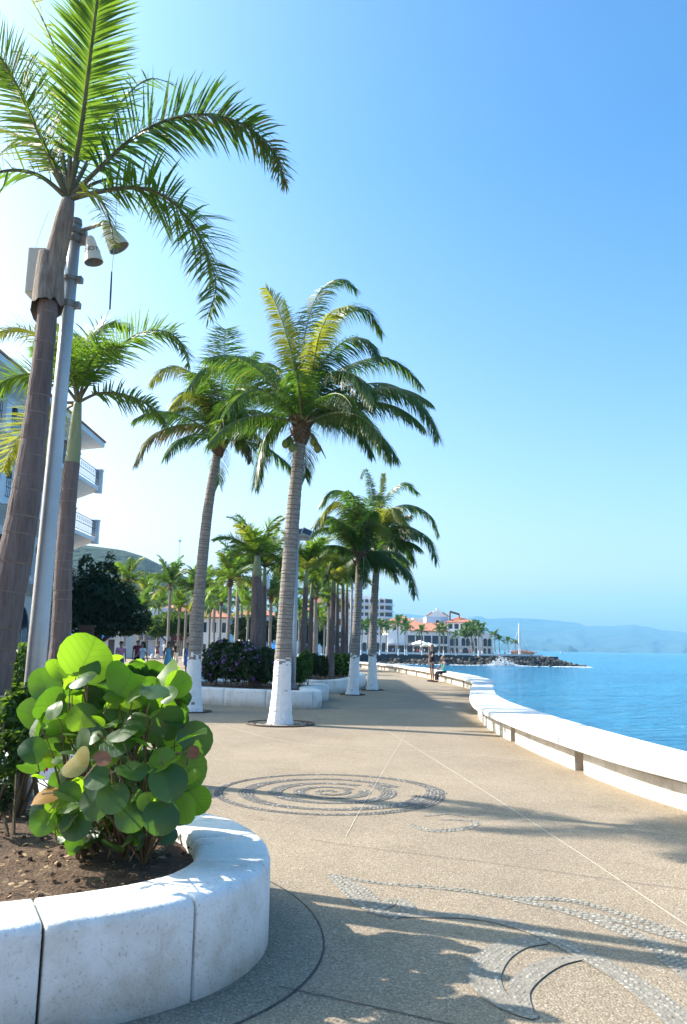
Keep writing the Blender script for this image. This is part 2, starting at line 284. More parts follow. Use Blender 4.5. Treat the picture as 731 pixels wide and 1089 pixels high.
def water_mat():
    m = bpy.data.materials.new('sea_water'); m.use_nodes = True
    t = m.node_tree; N = t.nodes; L = t.links; p = N['Principled BSDF']
    p.inputs['Roughness'].default_value = 0.10; p.inputs['IOR'].default_value = 1.333
    tc = N.new('ShaderNodeTexCoord'); mp = N.new('ShaderNodeMapping'); mp.inputs['Scale'].default_value = (0.55, 1.0, 1); mp.inputs['Rotation'].default_value = (0, 0, rad(-14))
    L.new(tc.outputs['Object'], mp.inputs[0])
    def nz(sc, det):
        n = N.new('ShaderNodeTexNoise'); n.inputs['Scale'].default_value = sc; n.inputs['Detail'].default_value = det
        n.inputs['Roughness'].default_value = 0.6; L.new(mp.outputs[0], n.inputs['Vector']); return n
    a = nz(1.1, 7); b = nz(0.16, 4); c = nz(0.012, 4)
    ad = N.new('ShaderNodeMath'); ad.operation = 'MULTIPLY_ADD'; ad.inputs[1].default_value = 3.0
    L.new(b.outputs['Fac'], ad.inputs[0]); L.new(a.outputs['Fac'], ad.inputs[2])
    bp = N.new('ShaderNodeBump'); bp.inputs['Strength'].default_value = 1.0; bp.inputs['Distance'].default_value = 1.2
    L.new(ad.outputs[0], bp.inputs['Height']); L.new(bp.outputs[0], p.inputs['Normal'])
    r = N.new('ShaderNodeValToRGB'); L.new(c.outputs['Fac'], r.inputs[0]); e = r.color_ramp.elements
    e[0].position = 0.35; e[0].color = (0.010, 0.175, 0.35, 1); e[1].position = 0.65; e[1].color = (0.022, 0.26, 0.45, 1)
    L.new(r.outputs[0], p.inputs['Base Color'])
    return m
M['water'] = water_mat()
M['hill'] = mat('wooded_hill', (0.008, 0.022, 0.012), 1.0, (0.026, 0.05, 0.02), 0.05, 8, bump=1.0, bscale=0.09, bdist=9)
M['mount'] = mat('mountain', (0.02, 0.04, 0.035), 1.0, (0.045, 0.065, 0.045), 0.002, 8, bump=1.0, bscale=0.003, bdist=150)

# ------------------------------------------------------------------ mesh building
ORG = {}
def org(o): return ORG.get(o.name, V((0, 0, 0))) if o else V((0, 0, 0))

class MB:
    def __init__(s): s.v = []; s.f = []; s.m = []; s.uv = {}
    def add(s, vs, fs, mi=0):
        k = len(s.v); s.v.extend([V(x) for x in vs])
        for f in fs: s.f.append([i + k for i in f]); s.m.append(mi)
    def box(s, x0, x1, y0, y1, z0, z1, mi=0, mx=None):
        vs = [V((x, y, z)) for z in (z0, z1) for y in (y0, y1) for x in (x0, x1)]
        if mx: vs = [mx @ v for v in vs]
        s.add(vs, [(0, 2, 3, 1), (4, 5, 7, 6), (0, 1, 5, 4), (2, 6, 7, 3), (0, 4, 6, 2), (1, 3, 7, 5)], mi)
    def tube(s, pts, rad_, n=8, mi=0, cap=True, mats=None):
        pts = [V(p) for p in pts]; k = len(s.v)
        if not hasattr(rad_, '__len__'): rad_ = [rad_] * len(pts)
        ref = None
        for i, p in enumerate(pts):
            t = (pts[min(i + 1, len(pts) - 1)] - pts[max(i - 1, 0)])
            if t.length < 1e-9: t = V((0, 0, 1))
            t.normalize()
            if ref is None: ref = V((1, 0, 0)) if abs(t.x) < 0.8 else V((0, 1, 0))
            a = (ref - t * ref.dot(t)).normalized(); ref = a; b = t.cross(a)
            for j in range(n):
                q = 2 * pi * j / n; s.v.append(p + (a * cos(q) + b * sin(q)) * rad_[i])
        for i in range(len(pts) - 1):
            for j in range(n):
                s.f.append([k + i * n + j, k + i * n + (j + 1) % n, k + (i + 1) * n + (j + 1) % n, k + (i + 1) * n + j])
                s.m.append(mats[i] if mats else mi)
        if cap:
            s.f.append([k + j for j in range(n)][::-1]); s.m.append(mats[0] if mats else mi)
            s.f.append([k + (len(pts) - 1) * n + j for j in range(n)]); s.m.append(mats[-1] if mats else mi)
    def ball(s, c, r, mi=0, n=8, h=6, mx=None):
        k = len(s.v); c = V(c); r = V(r) if hasattr(r, '__len__') else V((r, r, r))
        pts = [V((0, 0, -1))]
        for i in range(1, h):
            a = -pi / 2 + pi * i / h
            for j in range(n): q = 2 * pi * j / n; pts.append(V((cos(a) * cos(q), cos(a) * sin(q), sin(a))))
        pts.append(V((0, 0, 1)))
        for p in pts:
            p = V((p.x * r.x, p.y * r.y, p.z * r.z))
            if mx: p = mx @ p
            s.v.append(c + p)
        for j in range(n): s.f.append([k, k + 1 + (j + 1) % n, k + 1 + j]); s.m.append(mi)
        for i in range(h - 2):
            for j in range(n):
                a = k + 1 + i * n
                s.f.append([a + j, a + (j + 1) % n, a + n + (j + 1) % n, a + n + j]); s.m.append(mi)
        a = k + 1 + (h - 2) * n; e = len(s.v) - 1
        for j in range(n): s.f.append([a + j, a + (j + 1) % n, e]); s.m.append(mi)
    def prism(s, poly, z0, z1, mi=0, mx=None, side=None):
        n = len(poly); tri = tessellate_polygon([[V((p[0], p[1], 0)) for p in poly]])
        ar = sum(poly[i][0] * poly[(i + 1) % n][1] - poly[(i + 1) % n][0] * poly[i][1] for i in range(n))
        vs = [V((p[0], p[1], z0)) for p in poly] + [V((p[0], p[1], z1)) for p in poly]
        if mx: vs = [mx @ v for v in vs]
        k = len(s.v); s.v.extend(vs)
        for t in tri:
            a, b, c = t
            cr = (poly[b][0] - poly[a][0]) * (poly[c][1] - poly[a][1]) - (poly[b][1] - poly[a][1]) * (poly[c][0] - poly[a][0])
            if cr < 0: a, c = c, a
            s.f.append([k + n + a, k + n + b, k + n + c]); s.m.append(mi)
            s.f.append([k + c, k + b, k + a]); s.m.append(mi)
        for i in range(n):
            j = (i + 1) % n
            q = [k + i, k + j, k + n + j, k + n + i]
            s.f.append(q if ar > 0 else q[::-1]); s.m.append(mi if side is None else side)
    def build(s, name, mats, parent=None, smooth=False, origin=None):
        if not isinstance(mats, (list, tuple)): mats = [mats]
        o0 = org(parent); o1 = V(origin) if origin is not None else V((0, 0, 0))
        off = o0 if parent else o1
        me = bpy.data.meshes.new(name)
        me.from_pydata([tuple(v - off) for v in s.v], [], s.f)
        for x in mats: me.materials.append(M[x] if isinstance(x, str) else x)
        me.polygons.foreach_set('material_index', s.m)
        if smooth: me.polygons.foreach_set('use_smooth', [True] * len(s.f))
        if s.uv:
            l = me.uv_layers.new(name='UVMap')
            for lp in me.loops:
                u = s.uv.get(lp.vertex_index)
                if u: l.data[lp.index].uv = u
        me.update()
        o = bpy.data.objects.new(name, me); C.objects.link(o)
        if parent: o.parent = parent; ORG[o.name] = o0.copy()
        else: o.location = off; ORG[o.name] = off.copy()
        return o

def tag(o, label=None, cat=None, group=None, kind=None):
    if label: o['label'] = label
    if cat: o['category'] = cat
    if group: o['group'] = group
    if kind: o['kind'] = kind
    return o
def thing(name, label, cat, loc=(0, 0, 0), group=None, rz=0):
    o = bpy.data.objects.new(name, None); C.objects.link(o); o.location = loc; o.rotation_euler = (0, 0, rz)
    o.empty_display_size = 0.2
    ORG[o.name] = V(loc); return tag(o, label, cat, group)
def struct(o): o['kind'] = 'structure'; return o
def dup(root, loc, rz=0, sc=1.0, label=None, group=None):
    def cp(o, par):
        c = o.copy(); C.objects.link(c)
        if par: c.parent = par; c.matrix_parent_inverse = o.matrix_parent_inverse
        for ch in [x for x in KIDS.get(o.name, [])]: cp(ch, c)
        return c
    r = cp(root, None); r.location = loc; r.rotation_euler = (0, 0, rz)
    r.scale = (sc, sc, sc) if not hasattr(sc, '__len__') else sc
    if label: r['label'] = label
    if group: r['group'] = group
    return r
KIDS = {}
def reg(root):
    for o in list(root.children_recursive) + [root]:
        KIDS[o.name] = list(o.children)

def cat_pts(P, n, closed=False):
    P = [V(p) for p in P]; m = len(P); out = []
    segs = m if closed else m - 1
    for i in range(segs):
        if closed: a, b, c, d = P[(i - 1) % m], P[i], P[(i + 1) % m], P[(i + 2) % m]
        else: a, b, c, d = P[max(i - 1, 0)], P[i], P[i + 1], P[min(i + 2, m - 1)]
        for k in range(n):
            t = k / n
            out.append(0.5 * ((2 * b) + (c - a) * t + (2 * a - 5 * b + 4 * c - d) * t * t + (3 * b - a - 3 * c + d) * t ** 3))
    if not closed: out.append(P[-1].copy())
    return out
def resample(P, step=None, n=None, closed=False):
    Q = P + [P[0]] if closed else P
    L = [0]
    for i in range(1, len(Q)): L.append(L[-1] + (Q[i] - Q[i - 1]).length)
    if n is None: n = max(2, int(L[-1] / step))
    out = []; j = 0
    for k in range(n + (0 if closed else 1)):
        s = L[-1] * k / n
        while j < len(L) - 2 and L[j + 1] < s: j += 1
        t = (s - L[j]) / max(1e-9, L[j + 1] - L[j]); out.append(Q[j].lerp(Q[j + 1], t))
    return out

# ================================================================== THE SETTING
LAND = [(4.9, 0), (4.45, 4), (3.95, 6), (3.47, 8.16), (3.15, 9.8), (2.93, 12.6), (2.86, 14.5), (2.84, 16.1), (2.92, 17.9), (3.3, 20.9), (4.12, 25.8), (4.85, 30.1), (5.05, 34),
        (5.02, 38), (4.81, 41.9), (4.34, 48.6), (3.65, 55), (2.59, 60.5), (1.3, 66), (-2, 77), (-8, 91), (-16, 106)]
SEA = [(6.1, 0), (5.6, 4), (5.1, 6), (4.62, 8.6), (4.3, 10.5), (4.1, 12.6), (3.98, 14.2), (3.9, 16.4), (3.93, 18.7), (4.2, 21.9), (5.0, 26.6), (5.8, 31.0), (6.15, 35),
       (6.15, 39.2), (5.9, 43.7), (5.5, 50), (4.7, 56.6), (3.7, 61.6), (2.45, 67), (-0.9, 78.2), (-7, 92.3), (-15, 107.4)]
land_c = cat_pts([V((x, y, 0)) for x, y in LAND], 8); sea_c = cat_pts([V((x, y, 0)) for x, y in SEA], 8)

# ground: one sheet, bounded by the bench wall and the shore of the bay
shore = [(-18, 125), (-16, 160), (-8, 195), (2, 215), (8, 222), (30, 224), (56, 226), (61, 229), (60, 236), (46, 262), (46, 400), (30, 900), (-200, 3000), (-6000, 5000), (-6000, -400), (7.0, -400), (6.4, -30)]
poly = [(p.x - 0.3, p.y) for p in sea_c] + shore
g = MB(); g.prism(poly, -0.3, 0.0, 0); struct(g.build('ground', ['agg', 'wallstone']))
# coast foundation below the far shore (dark sea wall face)
fw = MB()
pts = [V((x, y, 0)) for x, y in [(-14.6, 107), (-18.2, 125), (-16.2, 160), (-8.2, 195), (1.8, 214.6), (8, 221.7), (30, 223.7), (56.2, 225.7), (61.3, 229), (60.3, 236.2), (46.2, 262), (46.2, 400)]]
for a, b in zip(pts[:-1], pts[1:]):
    fw.add([a + V((0, 0, -4)), b + V((0, 0, -4)), b + V((0, 0, -0.02)), a + V((0, 0, -0.02))], [(0, 1, 2, 3)])
struct(fw.build('shore_face', 'wallstone'))

w = MB(); w.add([(-9000, -600, -2.6), (30000, -600, -2.6), (30000, 30000, -2.6), (-9000, 30000, -2.6)], [(0, 1, 2, 3)])
struct(w.build('sea', 'water'))

# ---- haze
hz = MB(); hz.box(-3500, 8500, -380, 9600, -3.6, 560)
ho = hz.build('haze', 'white'); ho['kind'] = 'stuff'
hm = bpy.data.materials.new('haze'); hm.use_nodes = True; t = hm.node_tree; t.nodes.clear()
pv = t.nodes.new('ShaderNodeVolumePrincipled'); pv.inputs['Color'].default_value = (0.26, 0.63, 1.0, 1); pv.inputs['Density'].default_value = 0.00015
pv.inputs['Anisotropy'].default_value = 0.0
om = t.nodes.new('ShaderNodeOutputMaterial'); t.links.new(pv.outputs[0], om.inputs['Volume'])
ho.data.materials.clear(); ho.data.materials.append(hm)

# ---- terrain: ridge built as a solid range with spurs
def ridge(name, prof, Y, depth, m, z0=-3.0, rough=0.1, sub=6, label=None):
    """prof: (photo x, photo y) of the skyline; real range at distance Y, going back and forward by depth"""
    mb = MB(); P = [D(x, y, Y) for x, y in prof]; P = resample(P, n=len(prof) * sub)
    rows = 15; k = len(P)
    for r in range(rows):
        u = r / (rows - 1)                       # 0 front foot .. 1 back foot, crest at .55
        h = (u / 0.55) if u < 0.55 else (1 - (u - 0.55) / 0.45)
        for i, p in enumerate(P):
            hh = (p.z - z0)
            nz = noise.fractal(V((p.x / (hh * 1.6 + 60), u * 4, 3.1)), 0.9, 2.0, 5) * rough
            z = z0 + hh * (h ** 0.85) * (1 + nz * (4 * h * (1 - h) + 0.12))
            mb.v.append(V((p.x * (1 + (u - 0.55) * depth / Y), Y + (u - 0.55) * depth + nz * depth * 0.4 * (1 - h), max(z, z0))))
    for r in range(rows - 1):
        for i in range(k - 1):
            mb.f.append([r * k + i, r * k + i + 1, (r + 1) * k + i + 1, (r + 1) * k + i]); mb.m.append(0)
    return struct(mb.build(name, m, smooth=True))
ridge('mountains', [(250, 680), (330, 668), (380, 662), (400, 657), (420, 652), (440, 653), (460, 655), (480, 657), (490, 656), (500, 654), (508, 653), (520, 657), (532, 656), (550, 655.5), (565, 657), (580, 657.5), (600, 659.5), (613, 660.5),
                    (625, 665), (638, 664.5), (654, 664.7), (673, 663), (686, 665), (704, 669), (731, 672), (780, 676), (860, 684)], 7600, 3000, 'mount', rough=0.22)
ridge('foothills', [(505, 691), (530, 683), (556, 679), (575, 681), (592, 684), (618, 687.5), (640, 688), (668, 690)], 5600, 900, 'mount', rough=0.4)
ridge('hill', [(-260, 560), (-60, 560), (40, 566), (85, 572), (112, 577), (132, 580), (152, 586), (172, 596), (188, 605), (204, 612), (222, 626), (250, 650), (300, 668), (380, 683)], 900, 500, 'hill', z0=-1, rough=0.25, sub=10)
isl = MB(); c = D(606, 692, 4200)
for dx, r, h in ((0, 26, 30), (28, 18, 16), (-24, 12, 12)):
    isl.ball((c.x + dx, c.y, -6), (r, r * 0.8, h + 6), 0, 14, 8)
struct(isl.build('rocky_islet', 'mount', smooth=True, origin=(c.x, c.y, -2.6)))

# ---- the white bench wall along the water
wall = thing('sea_wall', 'long white curving bench wall with pale concrete base between promenade and sea', 'bench wall', (3.5, 8, 0))
L0 = land_c; S0 = sea_c
nseg = 400
La = resample(L0, n=nseg); Sa = resample(S0, n=nseg)
Mid = [(a + b) / 2 for a, b in zip(La, Sa)]
cum = [0]
for i in range(1, len(Mid)): cum.append(cum[-1] + (Mid[i] - Mid[i - 1]).length)
def at_len(s):
    j = 0
    lo, hi = 0, len(cum) - 1
    while hi - lo > 1:
        mdl = (lo + hi) // 2
        if cum[mdl] <= s: lo = mdl
        else: hi = mdl
    t = (s - cum[lo]) / max(1e-9, cum[lo + 1] - cum[lo])
    a = La[lo].lerp(La[lo + 1], t); b = Sa[lo].lerp(Sa[lo + 1], t)
    m = (a + b) / 2; tg = (Mid[min(lo + 1, nseg)] - Mid[max(lo - 1, 0)]).normalized()
    n = V((tg.y, -tg.x, 0))                       # towards the sea
    hw = min(0.53, abs((b - a).dot(n)) / 2); m = a + n * hw
    return m, n, hw
def sweep(mb, s0, s1, prof, step=0.2, mi=0):
    n = max(2, int((s1 - s0) / step)); k = len(mb.v); q = len(prof)
    for i in range(n + 1):
        m, nn, hw = at_len(s0 + (s1 - s0) * i / n)
        for (u, du, z) in prof: mb.v.append(m + nn * (hw * u + du) + V((0, 0, z)))
    for i in range(n):
        for j in range(q):
            j2 = (j + 1) % q
            mb.f.append([k + i * q + j, k + (i + 1) * q + j, k + (i + 1) * q + j2, k + i * q + j2]); mb.m.append(mi)
    mb.f.append([k + j for j in range(q)]); mb.m.append(mi)
    mb.f.append([k + n * q + j for j in range(q)][::-1]); mb.m.append(mi)
slab_prof = [(-1, 0.015, 0.325), (-1, 0.0, 0.34), (-1, 0.0, 0.405), (-1, 0.01, 0.425), (-1, 0.03, 0.436), (-1, 0.07, 0.44), (1, -0.07, 0.44), (1, -0.03, 0.436), (1, -0.01, 0.425), (1, 0, 0.405), (1, 0, 0.34), (1, -0.015, 0.325)]
base_prof = [(-1, 0.20, -0.2), (-1, 0.20, 0.27), (1, -0.30, 0.27), (1, -0.30, -0.2)]
core_prof = [(-1, 0.34, -2.9), (-1, 0.34, 0.328), (1, -0.16, 0.328), (1, -0.10, -2.9)]
smid = 0
for i, p in enumerate(Mid):
    if (p - V((3.72, 11.27, 0))).length < (Mid[smid] - V((3.72, 11.27, 0))).length: smid = i
sg = cum[smid]; total = cum[-1]; step_l = 3.45
offs = sg % step_l; edges = [0.0] + [offs + k * step_l for k in range(int((total - offs) / step_l) + 1)] + [total]
edges = [e for i, e in enumerate(edges) if i == 0 or e - edges[i - 1] > 0.3]
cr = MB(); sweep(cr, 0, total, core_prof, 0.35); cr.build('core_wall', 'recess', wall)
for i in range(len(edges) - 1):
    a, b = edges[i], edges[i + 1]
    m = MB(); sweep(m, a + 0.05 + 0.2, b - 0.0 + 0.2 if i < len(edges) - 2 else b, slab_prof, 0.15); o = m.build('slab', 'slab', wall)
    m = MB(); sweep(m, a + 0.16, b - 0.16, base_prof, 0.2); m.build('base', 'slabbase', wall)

# ---- planters
def planter(name, label, outer, h=0.45, t=0.43, seg=1.25, soil_z=0.36, start=0.0, soil_mat='soil', n=10, group=None, soil_fine=False):
    P = resample(cat_pts([V((x, y, 0)) for x, y in outer], n, True), step=0.09, closed=True)
    m = len(P); ar = sum(P[i].x * P[(i + 1) % m].y - P[(i + 1) % m].x * P[i].y for i in range(m))
    if ar < 0: P = P[::-1]
    N = []
    for i in range(m):
        tg = (P[(i + 2) % m] - P[(i - 2) % m]).normalized(); N.append(V((-tg.y, tg.x, 0)))
    ctr = sum(P, V()) / m
    th = thing(name, label, 'planter', (ctr.x, ctr.y, 0), group)
    prof = [(0.0, -0.03), (0.0, h * 0.55), (0.001, h - 0.045), (0.010, h - 0.018), (0.028, h - 0.004), (0.055, h), (t - 0.06, h), (t - 0.02, h - 0.012), (t, h - 0.05), (t, -0.03)]
    # wall blocks
    L = [0]
    for i in range(m): L.append(L[-1] + (P[(i + 1) % m] - P[i]).length)
    tot = L[-1]
    def at(s):
        s %= tot; lo, hi = 0, m
        while hi - lo > 1:
            q = (lo + hi) // 2
            if L[q] <= s: lo = q
            else: hi = q
        u = (s - L[lo]) / max(1e-9, L[lo + 1] - L[lo])
        return P[lo % m].lerp(P[(lo + 1) % m], u), N[lo % m].lerp(N[(lo + 1) % m], u).normalized()
    s0 = 0
    if start:
        best = min(range(m), key=lambda i: (P[i] - V((*start, 0))).length); s0 = L[best]
    nb = max(3, round(tot / seg)); sl = tot / nb
    core = MB(); q = 4
    cp = [(0.05, -0.03), (0.05, h - 0.035), (t - 0.05, h - 0.035), (t - 0.05, -0.03)]
    k = 0
    for i in range(m):
        for (o_, z) in cp: core.v.append(P[i] + N[i] * o_ + V((0, 0, z)))
    for i in range(m):
        i2 = (i + 1) % m
        for j in range(3): core.f.append([i * 4 + j, i2 * 4 + j, i2 * 4 + j + 1, i * 4 + j + 1]); core.m.append(0)
    core.build('core_wall', 'joint', th)
    for b in range(nb):
        a0, a1 = s0 + b * sl + 0.007, s0 + (b + 1) * sl - 0.007
        mb = MB(); st = max(3, int(sl / 0.09)); q = len(prof)
        pos = [0, .009] + [(a1 - a0) * i / st for i in range(1, st)] + [a1 - a0 - .009, a1 - a0]; st = len(pos) - 1
        for i in range(st + 1):
            p, nn = at(a0 + pos[i])
            e = 0.0
            if i in (0, st): e = 0.007
            for (o_, z) in prof:
                oo = o_ + (e if o_ < t / 2 else -e); zz = z - (e if z > h * 0.6 else 0)
                mb.v.append(p + nn * oo + V((0, 0, zz)))
        # second ring close to each end makes the small chamfer
        for i in range(st):
            for j in range(q):
                j2 = (j + 1) % q
                mb.f.append([i * q + j, (i + 1) * q + j, (i + 1) * q + j2, i * q + j2]); mb.m.append(0)
        mb.f.append([j for j in range(q)]); mb.m.append(0); mb.f.append([st * q + j for j in range(q)][::-1]); mb.m.append(0)
        o = mb.build('wall_block', 'wash', th, smooth=True)
        for pl in o.data.polygons:
            if len(pl.vertices) > 4: pl.use_smooth = False
    # soil
    inner = [P[i] + N[i] * (t - 0.03) for i in range(0, m, 2)]
    sb = MB(); rings = 26 if soil_fine else 6; q = len(inner)
    ci = sum(inner, V()) / q
    for r in range(rings):
        f = 1 - (r / rings) ** (1.0)
        for p in inner:
            x = ci.lerp(p, f)
            z = soil_z + 0.06 * (1 - f) + 0.05 * noise.fractal(V((x.x * 2.2, x.y * 2.2, 1)), 1, 2, 4) + (0.022 * noise.fractal(V((x.x * 14, x.y * 14, 5)), 1, 2, 3) if soil_fine else 0)
            sb.v.append(V((x.x, x.y, z)))
    sb.v.append(ci + V((0, 0, soil_z + 0.06)))
    for r in range(rings - 1):
        for i in range(q):
            j = (i + 1) % q; sb.f.append([r * q + i, r * q + j, (r + 1) * q + j, (r + 1) * q + i]); sb.m.append(0)
    for i in range(q): sb.f.append([(rings - 1) * q + i, (rings - 1) * q + (i + 1) % q, rings * q]); sb.m.append(0)
    sb.build('soil', soil_mat, th, smooth=True)
    return th
near_outer = [(-1.15, 6.02), (-0.74, 5.70), (-0.47, 5.2), (-0.37, 4.68), (-0.44, 4.27), (-0.64, 3.95), (-0.98, 3.68), (-1.5, 3.42), (-2.2, 3.2), (-3.2, 3.05), (-4.5, 3.1), (-5.4, 3.8), (-5.6, 5.2), (-4.9, 6.7), (-3.7, 7.35), (-2.5, 7.1), (-1.75, 6.5)]
pl1 = planter('planter', 'near white concrete planter with brown soil holding the big round-leaved shrub', near_outer, seg=0.70, soil_z=0.35, start=(-0.62, 3.97), soil_fine=True)
pl2 = planter('planter', 'white planter just behind the grey lamp pole, holding the slimmer left royal palm', [(-2.35, 9.6), (-2.6, 8.8), (-3.4, 8.45), (-4.6, 8.6), (-6, 8.9), (-7.2, 9.8), (-7.0, 11.6), (-5.6, 12.6), (-3.8, 12.4), (-2.7, 11.2)], soil_z=0.38)
pl3 = planter('planter', 'white block planter behind the two white-footed palms, filled with purple-flowered bushes', [(-5.2, 27.4), (-5.1, 24.4), (-4.35, 22.8), (-2.7, 21.8), (-1.5, 21.4), (-0.72, 21.5), (-0.5, 22.2), (-0.72, 23.1), (-0.75, 24.1), (-0.38, 24.9), (-0.55, 26.1), (-1.7, 27.0), (-3.6, 28.0)], seg=1.3, soil_z=0.38, start=(-0.7, 21.5))
pl4 = planter('planter', 'farther white planter beside the pair of right-hand palms, holding dark green bushes and royal palms', [(-1.6, 28.9), (-0.8, 28.3), (-0.15, 28.9), (0.25, 30.0), (0.6, 32.0), (0.95, 34), (1.1, 36.5), (0.7, 38.8), (-0.8, 40), (-3, 39), (-3.7, 34), (-3.2, 30.5)], seg=1.4, soil_z=0.38)

# apron ring of greyer concrete round the near planter, with its joint
P = resample(cat_pts([V((x, y, 0)) for x, y in near_outer], 10, True), step=0.12, closed=True)
m_ = len(P); mb = MB(); mj = MB()
for i in range(m_):
    tg = (P[(i + 2) % m_] - P[(i - 2) % m_]).normalized(); n_ = V((tg.y, -tg.x, 0))
    if n_.dot(P[i] - V((-3, 5, 0))) < 0: n_ = -n_
    for o_ in (-0.15, 0.30): mb.v.append(P[i] + n_ * o_ + V((0, 0, 0.004)))
    for o_ in (0.30, 0.310): mj.v.append(P[i] + n_ * o_ + V((0, 0, 0.006)))
for i in range(m_):
    j = (i + 1) % m_
    mb.f.append([2 * i, 2 * j, 2 * j + 1, 2 * i + 1]); mb.m.append(0); mj.f.append([2 * i, 2 * j, 2 * j + 1, 2 * i + 1]); mj.m.append(0)
struct(mb.build('pavement_apron', 'agg_d')); struct(mj.build('pavement_joint', 'joint'))

def strip(mb, pts, w, z, mi=0):
    k = len(mb.v)
    for i, p in enumerate(pts):
        tg = (pts[min(i + 1, len(pts) - 1)] - pts[max(i - 1, 0)]).normalized(); n_ = V((tg.y, -tg.x, 0)) * w / 2
        mb.v.append(V((p.x, p.y, z)) + n_); mb.v.append(V((p.x, p.y, z)) - n_)
    for i in range(len(pts) - 1):
        mb.f.append([k + 2 * i, k + 2 * i + 1, k + 2 * i + 3, k + 2 * i + 2]); mb.m.append(mi)
jl = MB()
for path, w_, mi in (([(395, 768), (436, 792), (500, 832), (600, 897), (731, 985), (860, 1070)], 0.009, 0),
                     ([(200, 761), (312, 790), (470, 800), (590, 812)], 0.012, 0),
                     ([(436, 768), (428, 786), (420, 800), (390, 850), (368, 890)], 0.005, 0),
                     ([(330, 893), (374, 900), (520, 918), (665, 938), (760, 950)], 0.006, 1),
                     ([(296, 1050), (400, 1072), (600, 1118)], 0.008, 1)):
    strip(jl, resample(cat_pts([G(*p) for p in path], 6), step=0.2), w_, 0.005, mi)
struct(jl.build('pavement_joint', ['lightjoint', 'joint']))

# ---- pebble mosaics
def pebbles(name, label, rows, cat='mosaic', group=None, pm_='peb_m'):
    """rows: list of (path points, number of pebble rows, row pitch, width factor fn)"""
    bed = MB(); pb = MB()
    allp = [p for r in rows for p in r[0]]; c = sum(allp, V()) / len(allp)
    th = thing(name, label, cat, (c.x, c.y, 0), group)
    for bi, (path, nr, fn) in enumerate(rows):
        P = resample(path, step=0.043); pitch = 0.040
        k = len(bed.v)
        for i, p in enumerate(P):
            u = i / max(1, len(P) - 1); tg = (P[min(i + 1, len(P) - 1)] - P[max(i - 1, 0)]).normalized(); nn = V((tg.y, -tg.x, 0))
            wd = fn(u, p) * nr * pitch / 2 + 0.004; zb = 0.0018 + 0.0006 * bi
            bed.v.append(V((p.x, p.y, zb)) + nn * wd); bed.v.append(V((p.x, p.y, zb)) - nn * wd)
            nrow = max(1, round(nr * fn(u, p)))
            for r in range(nrow):
                off = (r - (nrow - 1) / 2) * pitch
                if rng.random() < 0.06: continue
                q = p + nn * (off + rng.uniform(-.004, .004)) + tg * (0.021 * (r % 2) + rng.uniform(-.006, .006))
                a = math.atan2(tg.y, tg.x) + (0.42 if r % 2 else -0.30) + rng.uniform(-.15, .15)
                sx_, sy_, sz_ = rng.uniform(.0175, .0205), rng.uniform(.0115, .0145), rng.uniform(.003, .006)
                ca, sa = cos(a), sin(a); kk = len(pb.v)
                for (x, y, z) in ((-1, 0, .2), (-.5, -.9, .2), (.5, -.9, .2), (1, 0, .2), (.5, .9, .2), (-.5, .9, .2), (-.45, -.35, 1), (.45, -.35, 1), (.45, .35, 1), (-.45, .35, 1)):
                    x *= sx_; y *= sy_; pb.v.append(V((q.x + x * ca - y * sa, q.y + x * sa + y * ca, 0.003 + z * sz_)))
                mi = 0 if rng.random() < 0.9 else 1
                for f in ((6, 7, 8, 9), (0, 1, 6), (1, 2, 7, 6), (2, 3, 7), (3, 4, 8), (3, 8, 7), (4, 5, 9, 8), (5, 0, 9), (0, 6, 9)):
                    pb.f.append([kk + z for z in f]); pb.m.append(mi)
        for i in range(len(P) - 1):
            bed.f.append([k + 2 * i, k + 2 * i + 1, k + 2 * i + 3, k + 2 * i + 2]); bed.m.append(0)
    bed.build('mortar_bed', 'mortar' if pm_ == 'peb_m' else 'mortar_d', th)
    o = pb.build('pebble_inlay', [pm_, 'peb_l'], th, smooth=False); o['kind'] = 'stuff'
cx, cy = -0.10, 9.33
def polar(r, q): return V((cx + r * cos(q), cy + r * sin(q), 0))
rows = []
for (r0, r1, q0, q1, nr, f) in ((1.25, 1.21, 0, 2 * pi, 3, lambda u, p: 0.72 + 0.45 * max(0, (p.x - cx) / 1.25)),
                              (0.84, 1.02, 0.15 * pi, 1.95 * pi, 4, lambda u, p: 0.45 + 0.6 * abs(p.x - cx) / 1.0),
                              (0.92, 1.22, -0.42 * pi, 0.12 * pi, 4, lambda u, p: 0.5 + 0.7 * sin(pi * u)),
                              (0.56, 0.68, 0.3 * pi, 2.25 * pi, 4, lambda u, p: 0.45 + 0.6 * abs(p.x - cx) / 0.68),
                              (0.30, 0.40, 0.2 * pi, 2.1 * pi, 3, lambda u, p: 0.5 + 0.6 * abs(p.x - cx) / 0.4),
                              (0.05, 0.22, 0.0 * pi, 2.2 * pi, 2, lambda u, p: 0.8)):
    nn = 90; rows.append(([polar(r0 + (r1 - r0) * k / nn, q0 + (q1 - q0) * k / nn) for k in range(nn + 1)], nr, f))
pebbles('pebble_mosaic', 'large round mosaic of dark pebble rings set in the tan promenade', rows, pm_='peb_d')
def gp(path): return cat_pts([G(*p) for p in path], 8)
one = lambda u, p: 1.0
tap = lambda u, p: 0.35 + 0.65 * sin(pi * min(1, max(0, u)))
pebbles('pebble_mosaic', 'small crescent mosaic of pale pebbles right of the big ring mosaic',
        [(gp([(438, 877), (455, 883), (480, 883), (500, 880), (507, 876)]), 3, tap), (gp([(470, 872), (490, 872), (505, 874), (508, 878)]), 2, tap), (gp([(452, 868), (478, 866), (496, 869)]), 1, one)])
